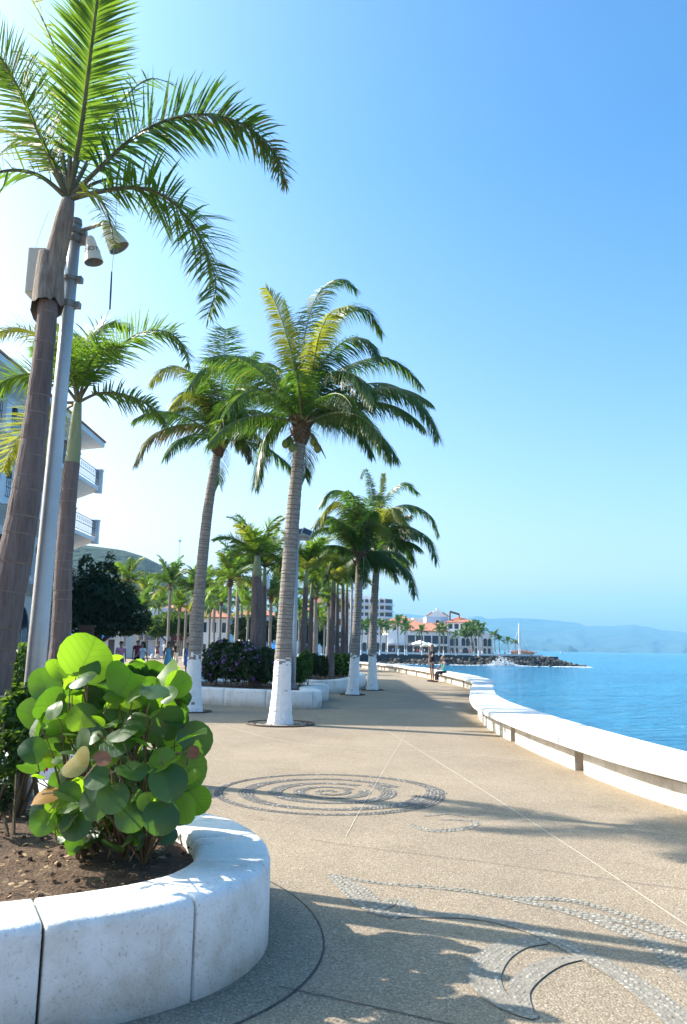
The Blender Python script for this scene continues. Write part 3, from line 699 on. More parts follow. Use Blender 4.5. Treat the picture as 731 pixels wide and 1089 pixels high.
pebbles('pebble_mosaic', 'swirling wave mosaic of pebble bands at the bottom right of the pavement', [
    (gp([(352, 930), (375, 935), (410, 940), (450, 943), (500, 948), (545, 955), (600, 957), (640, 966), (690, 982), (731, 998), (800, 1025)]), 2, lambda u, p: .6 + .7 * u),
    (gp([(548, 957), (600, 968), (650, 985), (690, 1003), (731, 1032), (780, 1070)]), 4, lambda u, p: .5 + .6 * u),
    (gp([(622, 972), (660, 980), (700, 992), (740, 1003), (790, 1020)]), 2, one),
    (gp([(352, 932), (372, 943), (388, 957), (402, 969), (420, 975)]), 5, tap),
    (gp([(405, 968), (415, 960), (428, 960), (434, 970), (428, 975)]), 3, tap),
    (gp([(420, 974), (450, 974), (500, 975), (540, 982), (580, 995), (620, 1015), (660, 1037), (700, 1066), (731, 1095), (760, 1130)]), 4, lambda u, p: .45 + .65 * u),
    (gp([(578, 1001), (548, 1005), (524, 1018), (514, 1038), (524, 1058), (545, 1073), (570, 1083)]), 4, lambda u, p: .35 + .75 * sin(pi * min(1, u * .9 + .1))),
    (gp([(625, 1018), (590, 1024), (565, 1037), (552, 1055), (562, 1078)]), 3, tap)])

# ================================================================== PALMS
UP = V((0, 0, 1))
def frond_mesh(mb, path, L, n, wd, droop, plume, r0, roll=0.0, bare=0.14, m_leaf=0, m_rach=1, ang=(35, 70), seg=3, taper=0.75, curl=0.0, m_tip=None, asym=0.0, rag=0.0, hang=0.0, tipf=0.35):
    P = resample(cat_pts(path, 8), n=n)
    k = len(P)
    rr = [r0 * (1 - 0.88 * (i / (k - 1)) ** 0.7) for i in range(k)]
    st = max(1, k // 26)
    idx = list(range(0, k, st)); idx = idx if idx[-1] == k - 1 else idx + [k - 1]
    mb.tube([P[i] for i in idx], [rr[i] for i in idx], 5, m_rach)
    Sv = None
    for i in range(k):
        u = i / (k - 1)
        if u < bare: continue
        T = (P[min(i + 1, k - 1)] - P[max(i - 1, 0)]).normalized()
        s = T.cross(UP)
        if s.length < 0.15: s = Sv if Sv else V((1, 0, 0))
        s = s.normalized()
        if Sv is not None and s.dot(Sv) < 0: s = -s
        if Sv is not None: s = (Sv * 0.6 + s * 0.4); s = (s - T * s.dot(T)).normalized()
        Sv = s
        q = Matrix.Rotation(roll, 3, T); s2 = q @ s; N = s2.cross(T).normalized()
        v = (u - bare) / (1 - bare)
        ln = L * min(1, 0.45 + 2.6 * v) * (1 - taper * v ** 2.6)
        a0 = rad(ang[1] + (ang[0] - ang[1]) * v)
        for sd_ in (-1, 1):
            if rag and rng.random() < rag: continue
            l = ln * rng.uniform(0.82, 1.1) * (1 + asym * sd_)
            pl = rng.uniform(-plume, plume)
            d = (s2 * sd_ * sin(a0) * cos(pl) + T * cos(a0) + N * sin(pl) * sin(a0) - UP * hang + V((rng.uniform(-.06, .06), rng.uniform(-.06, .06), rng.uniform(-.06, .06)))).normalized()
            p = P[i].copy(); w0 = wd * rng.uniform(0.8, 1.15)
            wv = (T - d * T.dot(d)).normalized()
            wv = (wv * cos(0.5) + d.cross(wv) * sin(0.5) * sd_).normalized() if plume > 0.3 else wv
            ws = [0.55, 1.0, 0.7] if seg == 3 else [0.8, 0.9]
            b = len(mb.v); cur = d.copy()
            for j in range(seg):
                mb.v.append(p - wv * w0 * ws[j] / 2); mb.v.append(p + wv * w0 * ws[j] / 2)
                p = p + cur * l / seg
                cur = (cur - UP * droop * (j + 1) * (0.8 + 0.4 * rng.random()) + V((rng.uniform(-curl, curl), rng.uniform(-curl, curl), 0))).normalized()
            mb.v.append(p)
            mm = m_leaf if (m_tip is None or rng.random() > tipf * v) else m_tip
            for j in range(seg - 1):
                mb.f.append([b + 2 * j, b + 2 * j + 1, b + 2 * j + 3, b + 2 * j + 2]); mb.m.append(mm)
            mb.f.append([b + 2 * seg - 2, b + 2 * seg - 1, b + 2 * seg]); mb.m.append(mm)

def arc_path(o, az, el, L, sag, n=9, wob=0.0):
    P = [V(o)]; d = V((cos(az) * cos(el), sin(az) * cos(el), sin(el)))
    for i in range(n):
        P.append(P[-1] + d * L / n)
        d = (d - UP * sag * (0.35 + 1.3 * i / n) / n + V((rng.uniform(-wob, wob), rng.uniform(-wob, wob), 0))).normalized()
    return P

def ringed_trunk(mb, pts, r_of, ring, n=14, crease=0.10, mi=0, mc=1, mp=None, paint_z=None, bulge=0.06):
    P = resample(cat_pts(pts, 12), step=0.03); cum_ = [0]
    for i in range(1, len(P)): cum_.append(cum_[-1] + (P[i] - P[i - 1]).length)
    tot = cum_[-1]
    def pt(s):
        j = 0
        lo, hi = 0, len(P) - 1
        while hi - lo > 1:
            q = (lo + hi) // 2
            if cum_[q] <= s: lo = q
            else: hi = q
        return P[lo].lerp(P[hi], min(1, max(0, (s - cum_[lo]) / max(1e-9, cum_[hi] - cum_[lo]))))
    s = 0; pp = []; rr = []; mm = []
    while s < tot - 0.005:
        e = min(tot, s + ring * rng.choice((rng.uniform(.5, .9), rng.uniform(.9, 1.5)))); z = pt(s).z
        painted = mp is not None and pt(s).z < paint_z
        c = min(crease * ring, (e - s) * .4)
        bg_ = bulge * .3 if painted else bulge
        for (a, f) in ((s, 1 - bg_), (s + c, 1 + bg_ * .6), ((s + c + e) / 2, 1.0)):
            pp.append(pt(a)); rr.append(r_of(a / tot) * f * rng.uniform(.975, 1.02))
        mm += ([mp, mp, mp] if painted else [mc, mi, mi])
        s = e
    pp.append(pt(tot)); rr.append(r_of(1.0)); mm.append(mi)
    f0 = len(mb.f); mb.tube(pp, rr, n, mi, True, mm[:len(pp) - 1] + [mi])
    if mp is not None:
        for q in range(f0, len(mb.f)):
            z = sum(mb.v[i].z for i in mb.f[q]) / len(mb.f[q])
            if -.10 < z - paint_z < .16 and len(mb.f[q]) == 4: mb.m[q] = mp if rng.random() > (z - paint_z + .10) / .24 else mi
            elif z < paint_z and rng.random() < .006 and len(mb.f[q]) == 4: mb.m[q] = mi

def interp(tab):
    def f(u):
        for (a, x), (b, y) in zip(tab[:-1], tab[1:]):
            if u <= b: return x + (y - x) * (u - a) / (b - a)
        return tab[-1][1]
    return f

def fpx(path, Y0, dy, root=None):
    """frond drawn over photo points, carried back or forward in depth by dy metres along its length"""
    n = len(path); out = []
    for i, (x, y) in enumerate(path):
        u = i / (n - 1); out.append(D(x, y, Y0 + dy * (u ** 1.15)))
    if root is not None: out[0] = root
    return out

def coconut_palm(label, base, crown_px, tab, fr, paint_h, group, curve=(0, 0), extra=8, L=3.4, ll=0.62, ln_=105, wd=0.028, nuts=(), seed=1, ring=0.10, crownr=0.2, zscale=1.0):
    global rng
    rng = random.Random(seed)
    th = thing('coconut_palm', label, 'palm tree', base, group)
    Y = base.y; top = D(*crown_px, Y)
    mid = base.lerp(top, 0.5) + V((curve[0], curve[1], 0))
    mb = MB(); ringed_trunk(mb, [base - V((0, 0, .1)), base.lerp(mid, .5) + V((curve[0] * .35, 0, 0)), mid, mid.lerp(top, .5) + V((curve[0] * .35, 0, 0)), top - V((0, 0, .15))], interp(tab), ring, 16, 0.16, 0, 1, 2, paint_h, bulge=.028)
    mb.build('trunk', ['ctrunk', 'crease', 'paint'], th, smooth=False)
    # crown heart: fibrous mass of old leaf bases
    hb = MB(); hb.tube([top - V((0, 0, .45)), top - V((0, 0, .3)), top - V((0, 0, .1)), top + V((0, 0, .15)), top + V((0, 0, .45))], [tab[-1][1] * 1.02, crownr, crownr * 1.15, crownr * .8, .04], 12, 0)
    for i in range(16):
        a = rng.uniform(0, 2 * pi); z = rng.uniform(-.35, .1); o = top + V((cos(a) * crownr * .8, sin(a) * crownr * .8, z))
        hb.tube([o, o + V((cos(a) * .12, sin(a) * .12, .16)), o + V((cos(a) * .2, sin(a) * .2, .3))], [.05, .035, .012], 5, 0)
    hb.build('crown_heart', 'fibre', th)
    for f in fr:
        px = f[0]; dy = f[1]; mt = f[2] if len(f) > 2 else 'coco'; kw = f[3] if len(f) > 3 else {}
        mb = MB()
        a = dict(L=ll, n=int(ln_ * 1.9), wd=wd * .82, droop=0.30, plume=0.42, r0=0.034, roll=rng.uniform(-.25, .25), m_tip=2, hang=.42, taper=.55, tipf=.12, curl=.08, rag=.03)
        a.update(kw); a['L'] *= 1.2
        frond_mesh(mb, fpx(px, Y, dy, top + V((rng.uniform(-.05, .05), rng.uniform(-.05, .05), .05))), **a)
        mb.build('frond', [mt, 'rachis_p', 'coco_y'], th)
    for i in range(extra):
        az = rng.choice([pi / 2, -pi / 2]) + rng.uniform(-1.2, 1.2); el = rng.uniform(-0.2, 1.25)
        mb = MB(); frond_mesh(mb, arc_path(top, az, el, L * rng.uniform(.8, 1.0), rng.uniform(1.3, 2.1)), ll * 1.15, int(ln_ * 1.5), wd * .85, 0.30, 0.4, 0.034, rng.uniform(-.25, .25), m_tip=2, hang=.4, taper=.55, tipf=.12, curl=.05)
        mb.build('frond', ['coco', 'rachis_p', 'coco_y'], th)
    for (x, y, dy) in nuts:
        c = D(x, y, Y + dy); mb = MB(); mb.ball(c, (.085, .085, .105), 0, 10, 8)
        mb.tube([c + V((0, 0, .08)), c.lerp(top, .4) + V((0, 0, .05)), top - V((0, 0, .1))], [.012, .014, .018], 5, 1)
        mb.build('coconut', ['nut', 'rachis'], th, smooth=True)
    return th, top

b4 = G(298, 770)
GR = 'coconut palms with white painted feet along the promenade'
p4, top4 = coconut_palm('tallest centre coconut palm with coconuts under its crown, standing in the sunlit pavement', b4, (321, 452),
    [(0, .30), (.05, .24), (.12, .20), (.3, .168), (.7, .15), (.95, .125), (1, .12)], [
    ([(321, 437), (350, 418), (380, 410), (412, 408), (440, 422), (457, 443), (466, 462)], -.5, 'coco', dict(L=.75)),
    ([(323, 424), (338, 395), (352, 375), (372, 360), (392, 362), (404, 380)], -1.0, 'coco', dict(L=.6)),
    ([(321, 420), (330, 380), (345, 350), (366, 330), (390, 330), (406, 352)], .5, 'coco', dict(L=.6)),
    ([(319, 420), (323, 370), (331, 330), (344, 305), (362, 297), (378, 306)], .9, 'coco', dict(L=.55)),
    ([(318, 424), (312, 385), (303, 350), (293, 322), (283, 306)], -.9, 'royal_y', dict(L=.42, roll=.6, droop=.25)),
    ([(318, 420), (314, 380), (309, 345), (304, 322)], .6, 'coco', dict(L=.35, roll=.8, droop=.2)),
    ([(318, 430), (296, 404), (266, 389), (236, 387), (214, 394), (202, 410)], -.8, 'coco', dict(L=.68)),
    ([(316, 424), (296, 400), (276, 386), (255, 380), (238, 388)], .8, 'coco', dict(L=.55)),
    ([(316, 438), (298, 448), (284, 463), (276, 488), (271, 514)], -.6, 'coco', dict(L=.6, droop=.25, roll=.5)),
    ([(325, 436), (348, 430), (366, 436), (382, 455), (396, 482)], -.7, 'coco', dict(L=.5)),
    ([(326, 428), (350, 402), (378, 386), (408, 380), (432, 392), (447, 408)], .9, 'coco', dict(L=.6)),
    ([(322, 425), (334, 385), (340, 355), (352, 332), (370, 325)], -1.5, 'royal_y', dict(L=.5, roll=.3)),
    ([(317, 436), (300, 440), (282, 441), (262, 452), (250, 470)], 1.0, 'coco'),
    ([(323, 430), (345, 405), (362, 395), (382, 402), (398, 425)], -1.6, 'coco'),
    ], 1.28, GR, (-.05, 0), 15, 3.2, .62, nuts=[(304, 472, -.3), (311, 476, -.35), (308, 469, -.1), (334, 470, -.2), (338, 477, -.25)], seed=4, crownr=.18)
b = top4
mb = MB(); mb.tube([b + V((.1, -.1, -.15)), D(333, 462, b.y - .3), D(342, 478, b.y - .4), D(347, 488, b.y - .4)], [.012, .02, .022, .006], 6); mb.build('spathe', 'rachis', p4)

b3 = G(205, 757)
p3, top3 = coconut_palm('slender coconut palm with yellow and browning fronds, left of the tallest one', b3, (233, 468),
    [(0, .27), (.05, .22), (.13, .185), (.3, .15), (.7, .13), (.95, .11), (1, .11)], [
    ([(232, 454), (222, 432), (210, 420), (198, 417), (186, 428)], -.6, 'coco_y', dict(L=.6)),
    ([(231, 458), (214, 453), (194, 452), (174, 457), (157, 468), (145, 490)], -.6, 'coco_d', dict(L=.62, rag=.15)),
    ([(234, 452), (236, 420), (238, 385), (240, 350)], 1.2, 'coco', dict(L=.85, roll=.0, droop=.05, taper=.55)),
    ([(232, 449), (222, 420), (208, 400), (192, 391), (174, 393), (160, 406)], .6, 'coco_y', dict(L=.6)),
    ([(237, 454), (251, 442), (268, 436), (282, 440), (292, 452)], -.6, 'coco'),
    ([(238, 459), (250, 458), (260, 470), (267, 488)], -.5, 'coco_d', dict(L=.45)),
    ([(235, 447), (248, 415), (265, 394), (282, 386), (298, 392)], .9, 'coco_y', dict(L=.5)),
    ([(231, 447), (218, 424), (204, 416), (188, 424), (178, 440)], 1.0, 'coco'),
    ([(235, 450), (243, 425), (256, 412), (272, 412), (284, 424)], .3, 'coco'),
    ([(233, 448), (226, 420), (220, 404), (206, 396)], -1.2, 'coco')],
    1.28, GR, (-.12, 0), 12, 2.6, .55, 90, seed=3, crownr=.16, nuts=[(228, 474, -.2), (239, 473, -.2)])
b5 = G(375, 739)
p5, top5 = coconut_palm('shorter coconut palm of the pair left of the bench wall, its trunk nearer the planter', b5, (383, 592),
    [(0, .27), (.06, .21), (.15, .18), (.4, .155), (1, .13)], [
    ([(379, 575), (364, 565), (346, 561), (333, 567), (326, 580)], -.5, 'coco', dict(L=.5)),
    ([(378, 582), (364, 585), (352, 598), (344, 619)], -.6, 'coco', dict(L=.5)),
    ([(381, 572), (372, 547), (360, 534), (348, 540), (342, 556)], -.6, 'coco_y', dict(L=.65)),
    ([(382, 572), (379, 540), (368, 524), (353, 522), (342, 534)], .6, 'coco', dict(L=.75)),
    ([(383, 584), (387, 594), (386, 614)], -.5, 'coco', dict(L=.4)),
    ([(383, 570), (386, 545), (394, 528), (406, 527)], -.8, 'coco', dict(L=.7)),
    ([(384, 574), (393, 562), (406, 560), (415, 572)], -.8, 'coco_y'),
    ([(380, 575), (362, 556), (346, 550), (334, 560)], .9, 'coco'),
    ([(382, 570), (376, 545), (376, 530), (370, 522)], -1.2, 'coco'),
    ([(385, 580), (396, 586), (402, 602)], .5, 'coco')],
    1.28, GR, (0.02, 0), 13, 2.15, .62, 80, .034, seed=5, crownr=.14)
b6 = G(396, 734)
p6, top6 = coconut_palm('coconut palm nearest the bench wall and the sea, its crown leaning right', b6, (402, 585),
    [(0, .27), (.06, .21), (.15, .17), (.4, .15), (1, .13)], [
    ([(403, 576), (414, 563), (430, 559), (446, 565), (458, 576), (465, 596)], -.6, 'coco', dict(L=.75)),
    ([(401, 574), (411, 548), (428, 537), (446, 540), (459, 550), (466, 566)], .4, 'coco', dict(L=.75)),
    ([(399, 570), (405, 540), (418, 520), (432, 514), (444, 523)], .8, 'coco', dict(L=.6)),
    ([(399, 568), (397, 535), (394, 512), (389, 499), (384, 508)], -.5, 'coco', dict(L=.32)),
    ([(402, 560), (404, 535), (407, 518), (408, 504)], .4, 'coco_y', dict(L=.25, droop=.05)),
    ([(404, 580), (418, 588), (430, 600), (438, 615), (442, 632)], -.6, 'coco', dict(L=.65)),
    ([(404, 578), (420, 572), (433, 580), (441, 598)], .9, 'coco', dict(L=.7)),
    ([(399, 570), (394, 550), (384, 538), (373, 545)], -.9, 'coco'),
    ([(402, 572), (410, 548), (420, 540), (428, 552)], -1.3, 'coco_y'),
    ([(403, 572), (410, 552), (424, 548), (436, 560)], 1.2, 'coco')],
    1.28, GR, (-.05, 0), 12, 2.2, .65, 80, .036, seed=6, crownr=.14)

def grate(label, c, r):
    mb = MB()
    P = [c + V((cos(2 * pi * i / 40) * r, sin(2 * pi * i / 40) * r, 0)) for i in range(40)]
    for i in range(40):
        j = (i + 1) % 40; q = []
        for p in (P[i], P[j]):
            d = (p - c).normalized(); q += [p + V((0, 0, .004)), p + V((0, 0, .03)), p - d * .05 + V((0, 0, .03)), p - d * .05 + V((0, 0, .004))]
        mb.add(q, [(0, 4, 5, 1), (1, 5, 6, 2), (2, 6, 7, 3)], 0)
    for i in range(26):                                   # pebbles and slots round the trunk
        a = rng.uniform(0, 2 * pi); d = rng.uniform(r * .5, r * .92)
        mb.ball(c + V((cos(a) * d, sin(a) * d, .012)), (rng.uniform(.02, .05), rng.uniform(.02, .04), .015), 0, 6, 4)
    mb.prism([(c.x + cos(2 * pi * i / 30) * (r - .03), c.y + sin(2 * pi * i / 30) * (r - .03)) for i in range(30)], 0.002, 0.010, 1)
    tag(mb.build('tree_grate', ['grate', 'agg_d'], origin=c), label, 'tree grate', 'tree grates in the pavement')
grate('round tree grate under the tallest centre palm', b4, .72)
grate('round tree grate under the slender palm left of the tallest one', b3, .46)
grate('round tree grate under the shorter palm of the right-hand pair', b5, .44)
grate('round tree grate under the palm nearest the bench wall', b6, .44)

# ---- royal palms
def royal_palm(label, base, trunk_pts, tab, shaft, fr, group, seed, extra=(), L=2.6, ll=.42, n=120, wd=.022, ring=.16, dry=False, lean_shaft=None):
    global rng
    rng = random.Random(seed)
    th = thing('royal_palm', label, 'palm tree', base, group)
    mb = MB(); ringed_trunk(mb, trunk_pts, interp(tab), ring, 18, 0.05, 0, 1, bulge=.02)
    mb.build('trunk', ['rtrunk', 'rcrease'], th)
    mb = MB(); mb.tube(cat_pts(shaft[0], 5), [interp(shaft[1])(i / (5 * (len(shaft[0]) - 1))) for i in range(5 * (len(shaft[0]) - 1) + 1)], 14)
    if dry:
        # ragged flap of the old sheath and a stub
        c = shaft[0][0]
        n = 26; k0 = len(mb.v)
        for r_, z, jag in ((.085, .38, 0), (.108, .16, 0), (.122, .02, .0), (.126, -.06, .085)):
            for j in range(n):
                a = 2 * pi * j / n; q = r_ * (1 + .10 * sin(3 * a + z * 6) + .05 * sin(7 * a)); mb.v.append(c + V((cos(a) * q, sin(a) * q, z - jag * rng.random() - (.06 * sin(a - .6) if jag else 0))))
        for i in range(3):
            for j in range(n): mb.f.append([k0 + i * n + j, k0 + i * n + (j + 1) % n, k0 + (i + 1) * n + (j + 1) % n, k0 + (i + 1) * n + j]); mb.m.append(0)
    mb.build('crownshaft', 'sheath' if dry else 'shaft', th, smooth=True)
    top = V(shaft[0][-1])
    for f in fr:
        px, dy = f[0], f[1]; mt = f[2] if len(f) > 2 else 'royal'; kw = f[3] if len(f) > 3 else {}
        a = dict(L=ll, n=n, wd=wd, droop=.10, plume=.55, r0=.026, roll=rng.uniform(-.2, .2), curl=.06, ang=(38, 68)); a.update(kw)
        mb = MB(); frond_mesh(mb, fpx(px, top.y, dy, top), **a); mb.build('frond', [mt, 'rachis', 'coco_d'], th)
    for (az, el, sag, mt) in extra:
        mb = MB(); frond_mesh(mb, arc_path(top, az, el, L, sag), ll, n, wd, .10, .55, .026, 0, curl=.06); mb.build('frond', [mt, 'rachis'], th)
    return th, top
GRR = 'royal palms with plain brown trunks in the planters'
Y1 = 6.2
tp = [D(x, y, Y1) for x, y in [(-36, 870), (-20, 800), (-3, 690), (24, 550), (37, 460), (49, 353), (51, 322)]]
p1, top1 = royal_palm('big royal palm at the left edge, in front of the grey lamp pole', V((tp[0].x, Y1, .33)), tp,
    [(0, .158), (.3, .143), (.5, .128), (.7, .102), (.9, .080), (1, .078)],
    ([D(x, y, Y1) for x, y in [(50, 316), (54, 296), (60, 270), (67, 240), (73, 212)]], [(0, .105), (.12, .118), (.35, .092), (.6, .082), (.8, .075), (1, .05)]),
    [([(76, 212), (86, 140), (95, 70), (103, 5), (112, -60), (128, -120)], -1.0, 'royal', dict(L=.46, droop=.05, plume=.30, n=210)),
     ([(80, 212), (105, 180), (140, 148), (180, 127), (222, 122), (262, 134), (290, 160), (304, 194)], -.3, 'coco', dict(L=.46, roll=.0, droop=.14, plume=1.2, n=240, m_tip=2, tipf=.3)),
     ([(80, 214), (115, 202), (150, 200), (180, 212), (204, 238), (222, 275), (230, 305), (222, 336)], -.6, 'royal', dict(L=.46, plume=1.1, n=210)),
     ([(71, 212), (52, 165), (28, 112), (4, 66), (-30, 30), (-70, 20)], -.8, 'royal', dict(L=.42, plume=.8, n=190)),
     ([(69, 212), (44, 188), (14, 181), (-20, 190), (-60, 215)], -.5, 'royal', dict(L=.40, plume=.8)),
     ([(72, 210), (60, 175), (40, 150), (16, 150), (-5, 172)], 1.0, 'royal_y', dict(L=.40, plume=1.0)),
     ([(77, 210), (84, 170), (100, 135), (122, 112), (146, 112)], 1.0, 'royal', dict(L=.42, plume=.9)),
     ([(74, 210), (66, 160), (58, 110), (40, 70), (18, 55)], 1.1, 'royal', dict(L=.42, plume=.9)),
     ([(70, 208), (45, 165), (10, 140), (-30, 140), (-60, 160)], .8, 'royal_y', dict(L=.42, plume=.8)),
     ([(74, 210), (74, 140), (64, 70), (40, 10), (10, -30)], .6, 'royal_y', dict(L=.42, plume=.7)),
     ([(78, 210), (100, 160), (128, 110), (158, 84), (185, 90)], 1.3, 'royal', dict(L=.36, plume=.9)),
     ([(79, 214), (100, 195), (128, 190), (150, 205), (165, 230)], 1.2, 'royal', dict(L=.36, plume=.9)),
     ([(76, 214), (92, 205), (106, 212), (116, 232), (122, 262)], -.5, 'royal_y', dict(L=.26, plume=.8, n=60)),
     ], GRR, 21, wd=.019, ring=.19, dry=True, ll=.48, n=200)
Y2 = 10.3
bx2 = D(60, 730, Y2)
tp = [V((bx2.x - .05, Y2, .3)), D(64, 690, Y2), D(68, 600, Y2), D(74, 520, Y2), D(77, 492, Y2)]
p2, top2 = royal_palm('slimmer royal palm with green crownshaft just right of the grey lamp pole', V((bx2.x - .05, Y2, .35)), tp,
    [(0, .15), (.3, .128), (.6, .112), (1, .10)],
    ([D(x, y, Y2) for x, y in [(77, 494), (79, 475), (81, 450), (83, 428)]], [(0, .098), (.4, .088), (1, .05)]),
    [([(86, 426), (103, 395), (128, 368), (155, 352), (180, 354), (195, 368), (201, 388)], -.4, 'royal', dict(plume=.9)),
     ([(88, 427), (106, 418), (132, 420), (156, 430), (172, 443), (180, 458)], -.5, 'royal', dict(plume=.9, L=.36)),
     ([(79, 425), (60, 402), (32, 398), (6, 405), (-20, 425)], -.4, 'royal', dict(plume=.9)),
     ([(80, 423), (70, 382), (45, 358), (12, 350), (-20, 364)], .3, 'royal_y', dict(plume=.9)),
     ([(82, 423), (84, 385), (98, 356), (118, 344), (138, 350)], .9, 'royal', dict(plume=.9)),
     ([(78, 428), (60, 430), (38, 445), (18, 470), (5, 500)], .5, 'royal_y', dict(plume=.9)),
     ([(78, 428), (64, 440), (54, 462), (48, 500)], .9, 'royal_y', dict(plume=.9, L=.3)),
     ([(82, 424), (76, 390), (72, 365), (58, 345)], 1.2, 'royal', dict(plume=.9)),
     ([(84, 424), (95, 390), (108, 372), (128, 368)], -1.1, 'royal', dict(plume=.9)),
     ([(82, 424), (76, 395), (60, 372), (38, 372)], -1.2, 'royal', dict(plume=.9))],
    GRR, 22, wd=.019, ring=.22, ll=.46, n=165)
# royals in the two planters: one built, the rest copied
def royal_proto(seed, H_, r, spread):
    global rng
    rng = random.Random(seed)
    th = thing('royal_palm', 'x', 'palm tree', (0, 0, 0), GRR)
    mb = MB(); ringed_trunk(mb, [V((0, 0, -.1)), V((.02, 0, H_ * .35)), V((-.02, 0, H_ * .84))], interp([(0, r), (.4, r * 1.0), (1, r * .78)]), .2, 12, .06, 0, 1, bulge=.02)
    mb.build('trunk', ['rtrunk', 'rcrease'], th)
    mb = MB(); mb.tube([V((-.02, 0, H_ * .83)), V((-.02, 0, H_ * .87)), V((-.02, 0, H_ * .94)), V((-.02, 0, H_))], [r * .8, r * .78, r * .6, r * .42], 12)
    mb.build('crownshaft', 'shaft', th, smooth=True)
    for i in range(17):
        az = 2 * pi * i / 17 * 5 + rng.uniform(-.3, .3); el = [1.25, .95, .75, .5, .25][i % 5] + rng.uniform(-.1, .1)
        mb = MB(); frond_mesh(mb, arc_path(V((-.02, 0, H_ - .05)), az, el, spread * rng.uniform(.85, 1.1), rng.uniform(1.3, 2.0)), .5, 62, .034, .16, .8, .025, 0, curl=.06, seg=2)
        mb.build('frond', ['royal' if i % 4 else 'royal_y', 'rachis'], th)
    reg(th); return th
ra = royal_proto(31, 4.3, .19, 1.75); rb = royal_proto(32, 4.3, .115, 1.75)
spots = [  # base px x, depth, crown height m, label
    (271, 24.2, 590, 'thick dark royal palm rising from the middle of the purple-flowered bushes', ra),
    (279, 26.2, 602, 'royal palm half hidden close behind the thick dark one in the flowered planter', rb),
    (323, 26.6, 604, 'royal palm right of the tallest palm trunk, at the flowered planter end', rb),
    (330, 31.0, 618, 'thin royal palm second from the left in the farther planter row', rb),
    (353, 30.6, 612, 'dark royal palm with bright green crownshaft in the farther planter', rb),
    (358, 34.0, 618, 'royal palm close behind the one with the bright green crownshaft', rb),
    (364, 33.5, 612, 'royal palm third from the right in the farther planter', rb),
    (368, 36.5, 620, 'rearmost royal palm of the farther planter, left of the thin blue-grey pole', rb)]
used = set()
for i, (px, Y, cy_, lab, pr) in enumerate(spots):
    p = D(px, 700, Y); ht = D(px, cy_, Y).z - .35
    sc = ht / 4.3
    wsc = {0: .98, 4: 1.05, 2: .95}.get(i, .85)
    if pr.name in used: o = dup(pr, (p.x, Y, .35), rng.uniform(0, 6), (max(wsc, .8), max(wsc, .8), sc), lab)
    else:
        used.add(pr.name); o = pr; o.location = (p.x, Y, .35); o.scale = (max(wsc, .8), max(wsc, .8), sc); o['label'] = lab

# ---- palms farther away: prototypes copied
def far_palm(seed, n, seg, wd, ll, cat_mat, nf=24):
    global rng
    rng = random.Random(seed)
    th = thing('coconut_palm', 'x', 'palm tree', (0, 0, 0))
    mb = MB(); bend = rng.uniform(-.25, .25)
    P = cat_pts([V((0, 0, -.1)), V((bend * .6, 0, 2)), V((bend, 0, 4)), V((bend * .8, 0, 6))], 5)
    mb.tube(P, [.24 if i == 0 else .17 if i < 5 else .14 for i in range(len(P))], 8, 0, True, [1, 1, 1] + [0] * (len(P) - 3))
    mb.build('trunk', ['ctrunk', 'paint'], th)
    mb = MB()
    for i in range(nf):
        az = 2.4 * i + rng.uniform(-.3, .3); el = [1.2, .9, .6, .3, -.05][i % 5]
        frond_mesh(mb, arc_path(V((bend * .8, 0, 6)), az, el, rng.uniform(2.3, 3.0), rng.uniform(1.4, 2.1)), ll, n, wd, .32, .4, .035, rng.uniform(-.4, .4), seg=seg, m_leaf=0 if rng.random() > .12 else 2)
    mb.ball((bend * .8, 0, 5.85), (.24, .24, .35), 1, 8, 6)
    mb.build('crown', [cat_mat, 'fibre', 'coco_y'], th)
    reg(th); return th
fa = far_palm(41, 34, 2, .075, .75, 'coco'); fb = far_palm(42, 34, 2, .075, .75, 'royal'); fc = far_palm(43, 22, 2, .14, .8, 'coco', 18)
fused = set()
def put_far(pr, px, by, Y, crown_y, label, group, z0=0.0, wsc=1.0):
    p = D(px, by, Y); h = D(px, crown_y, Y).z - z0; sc = h / 6.0; w_ = max(.8, min(1.6, (sc + .4) / 1.4)) * wsc
    if pr.name in fused: return dup(pr, (p.x, Y, z0), rng.uniform(0, 6.28), (w_, w_, sc), label, group)
    fused.add(pr.name); pr.location = (p.x, Y, z0); pr.scale = (w_, w_, sc); pr.rotation_euler = (0, 0, rng.uniform(0, 6.28)); tag(pr, label, None, group); return pr
GP = 'palms of the plaza behind the promenade'
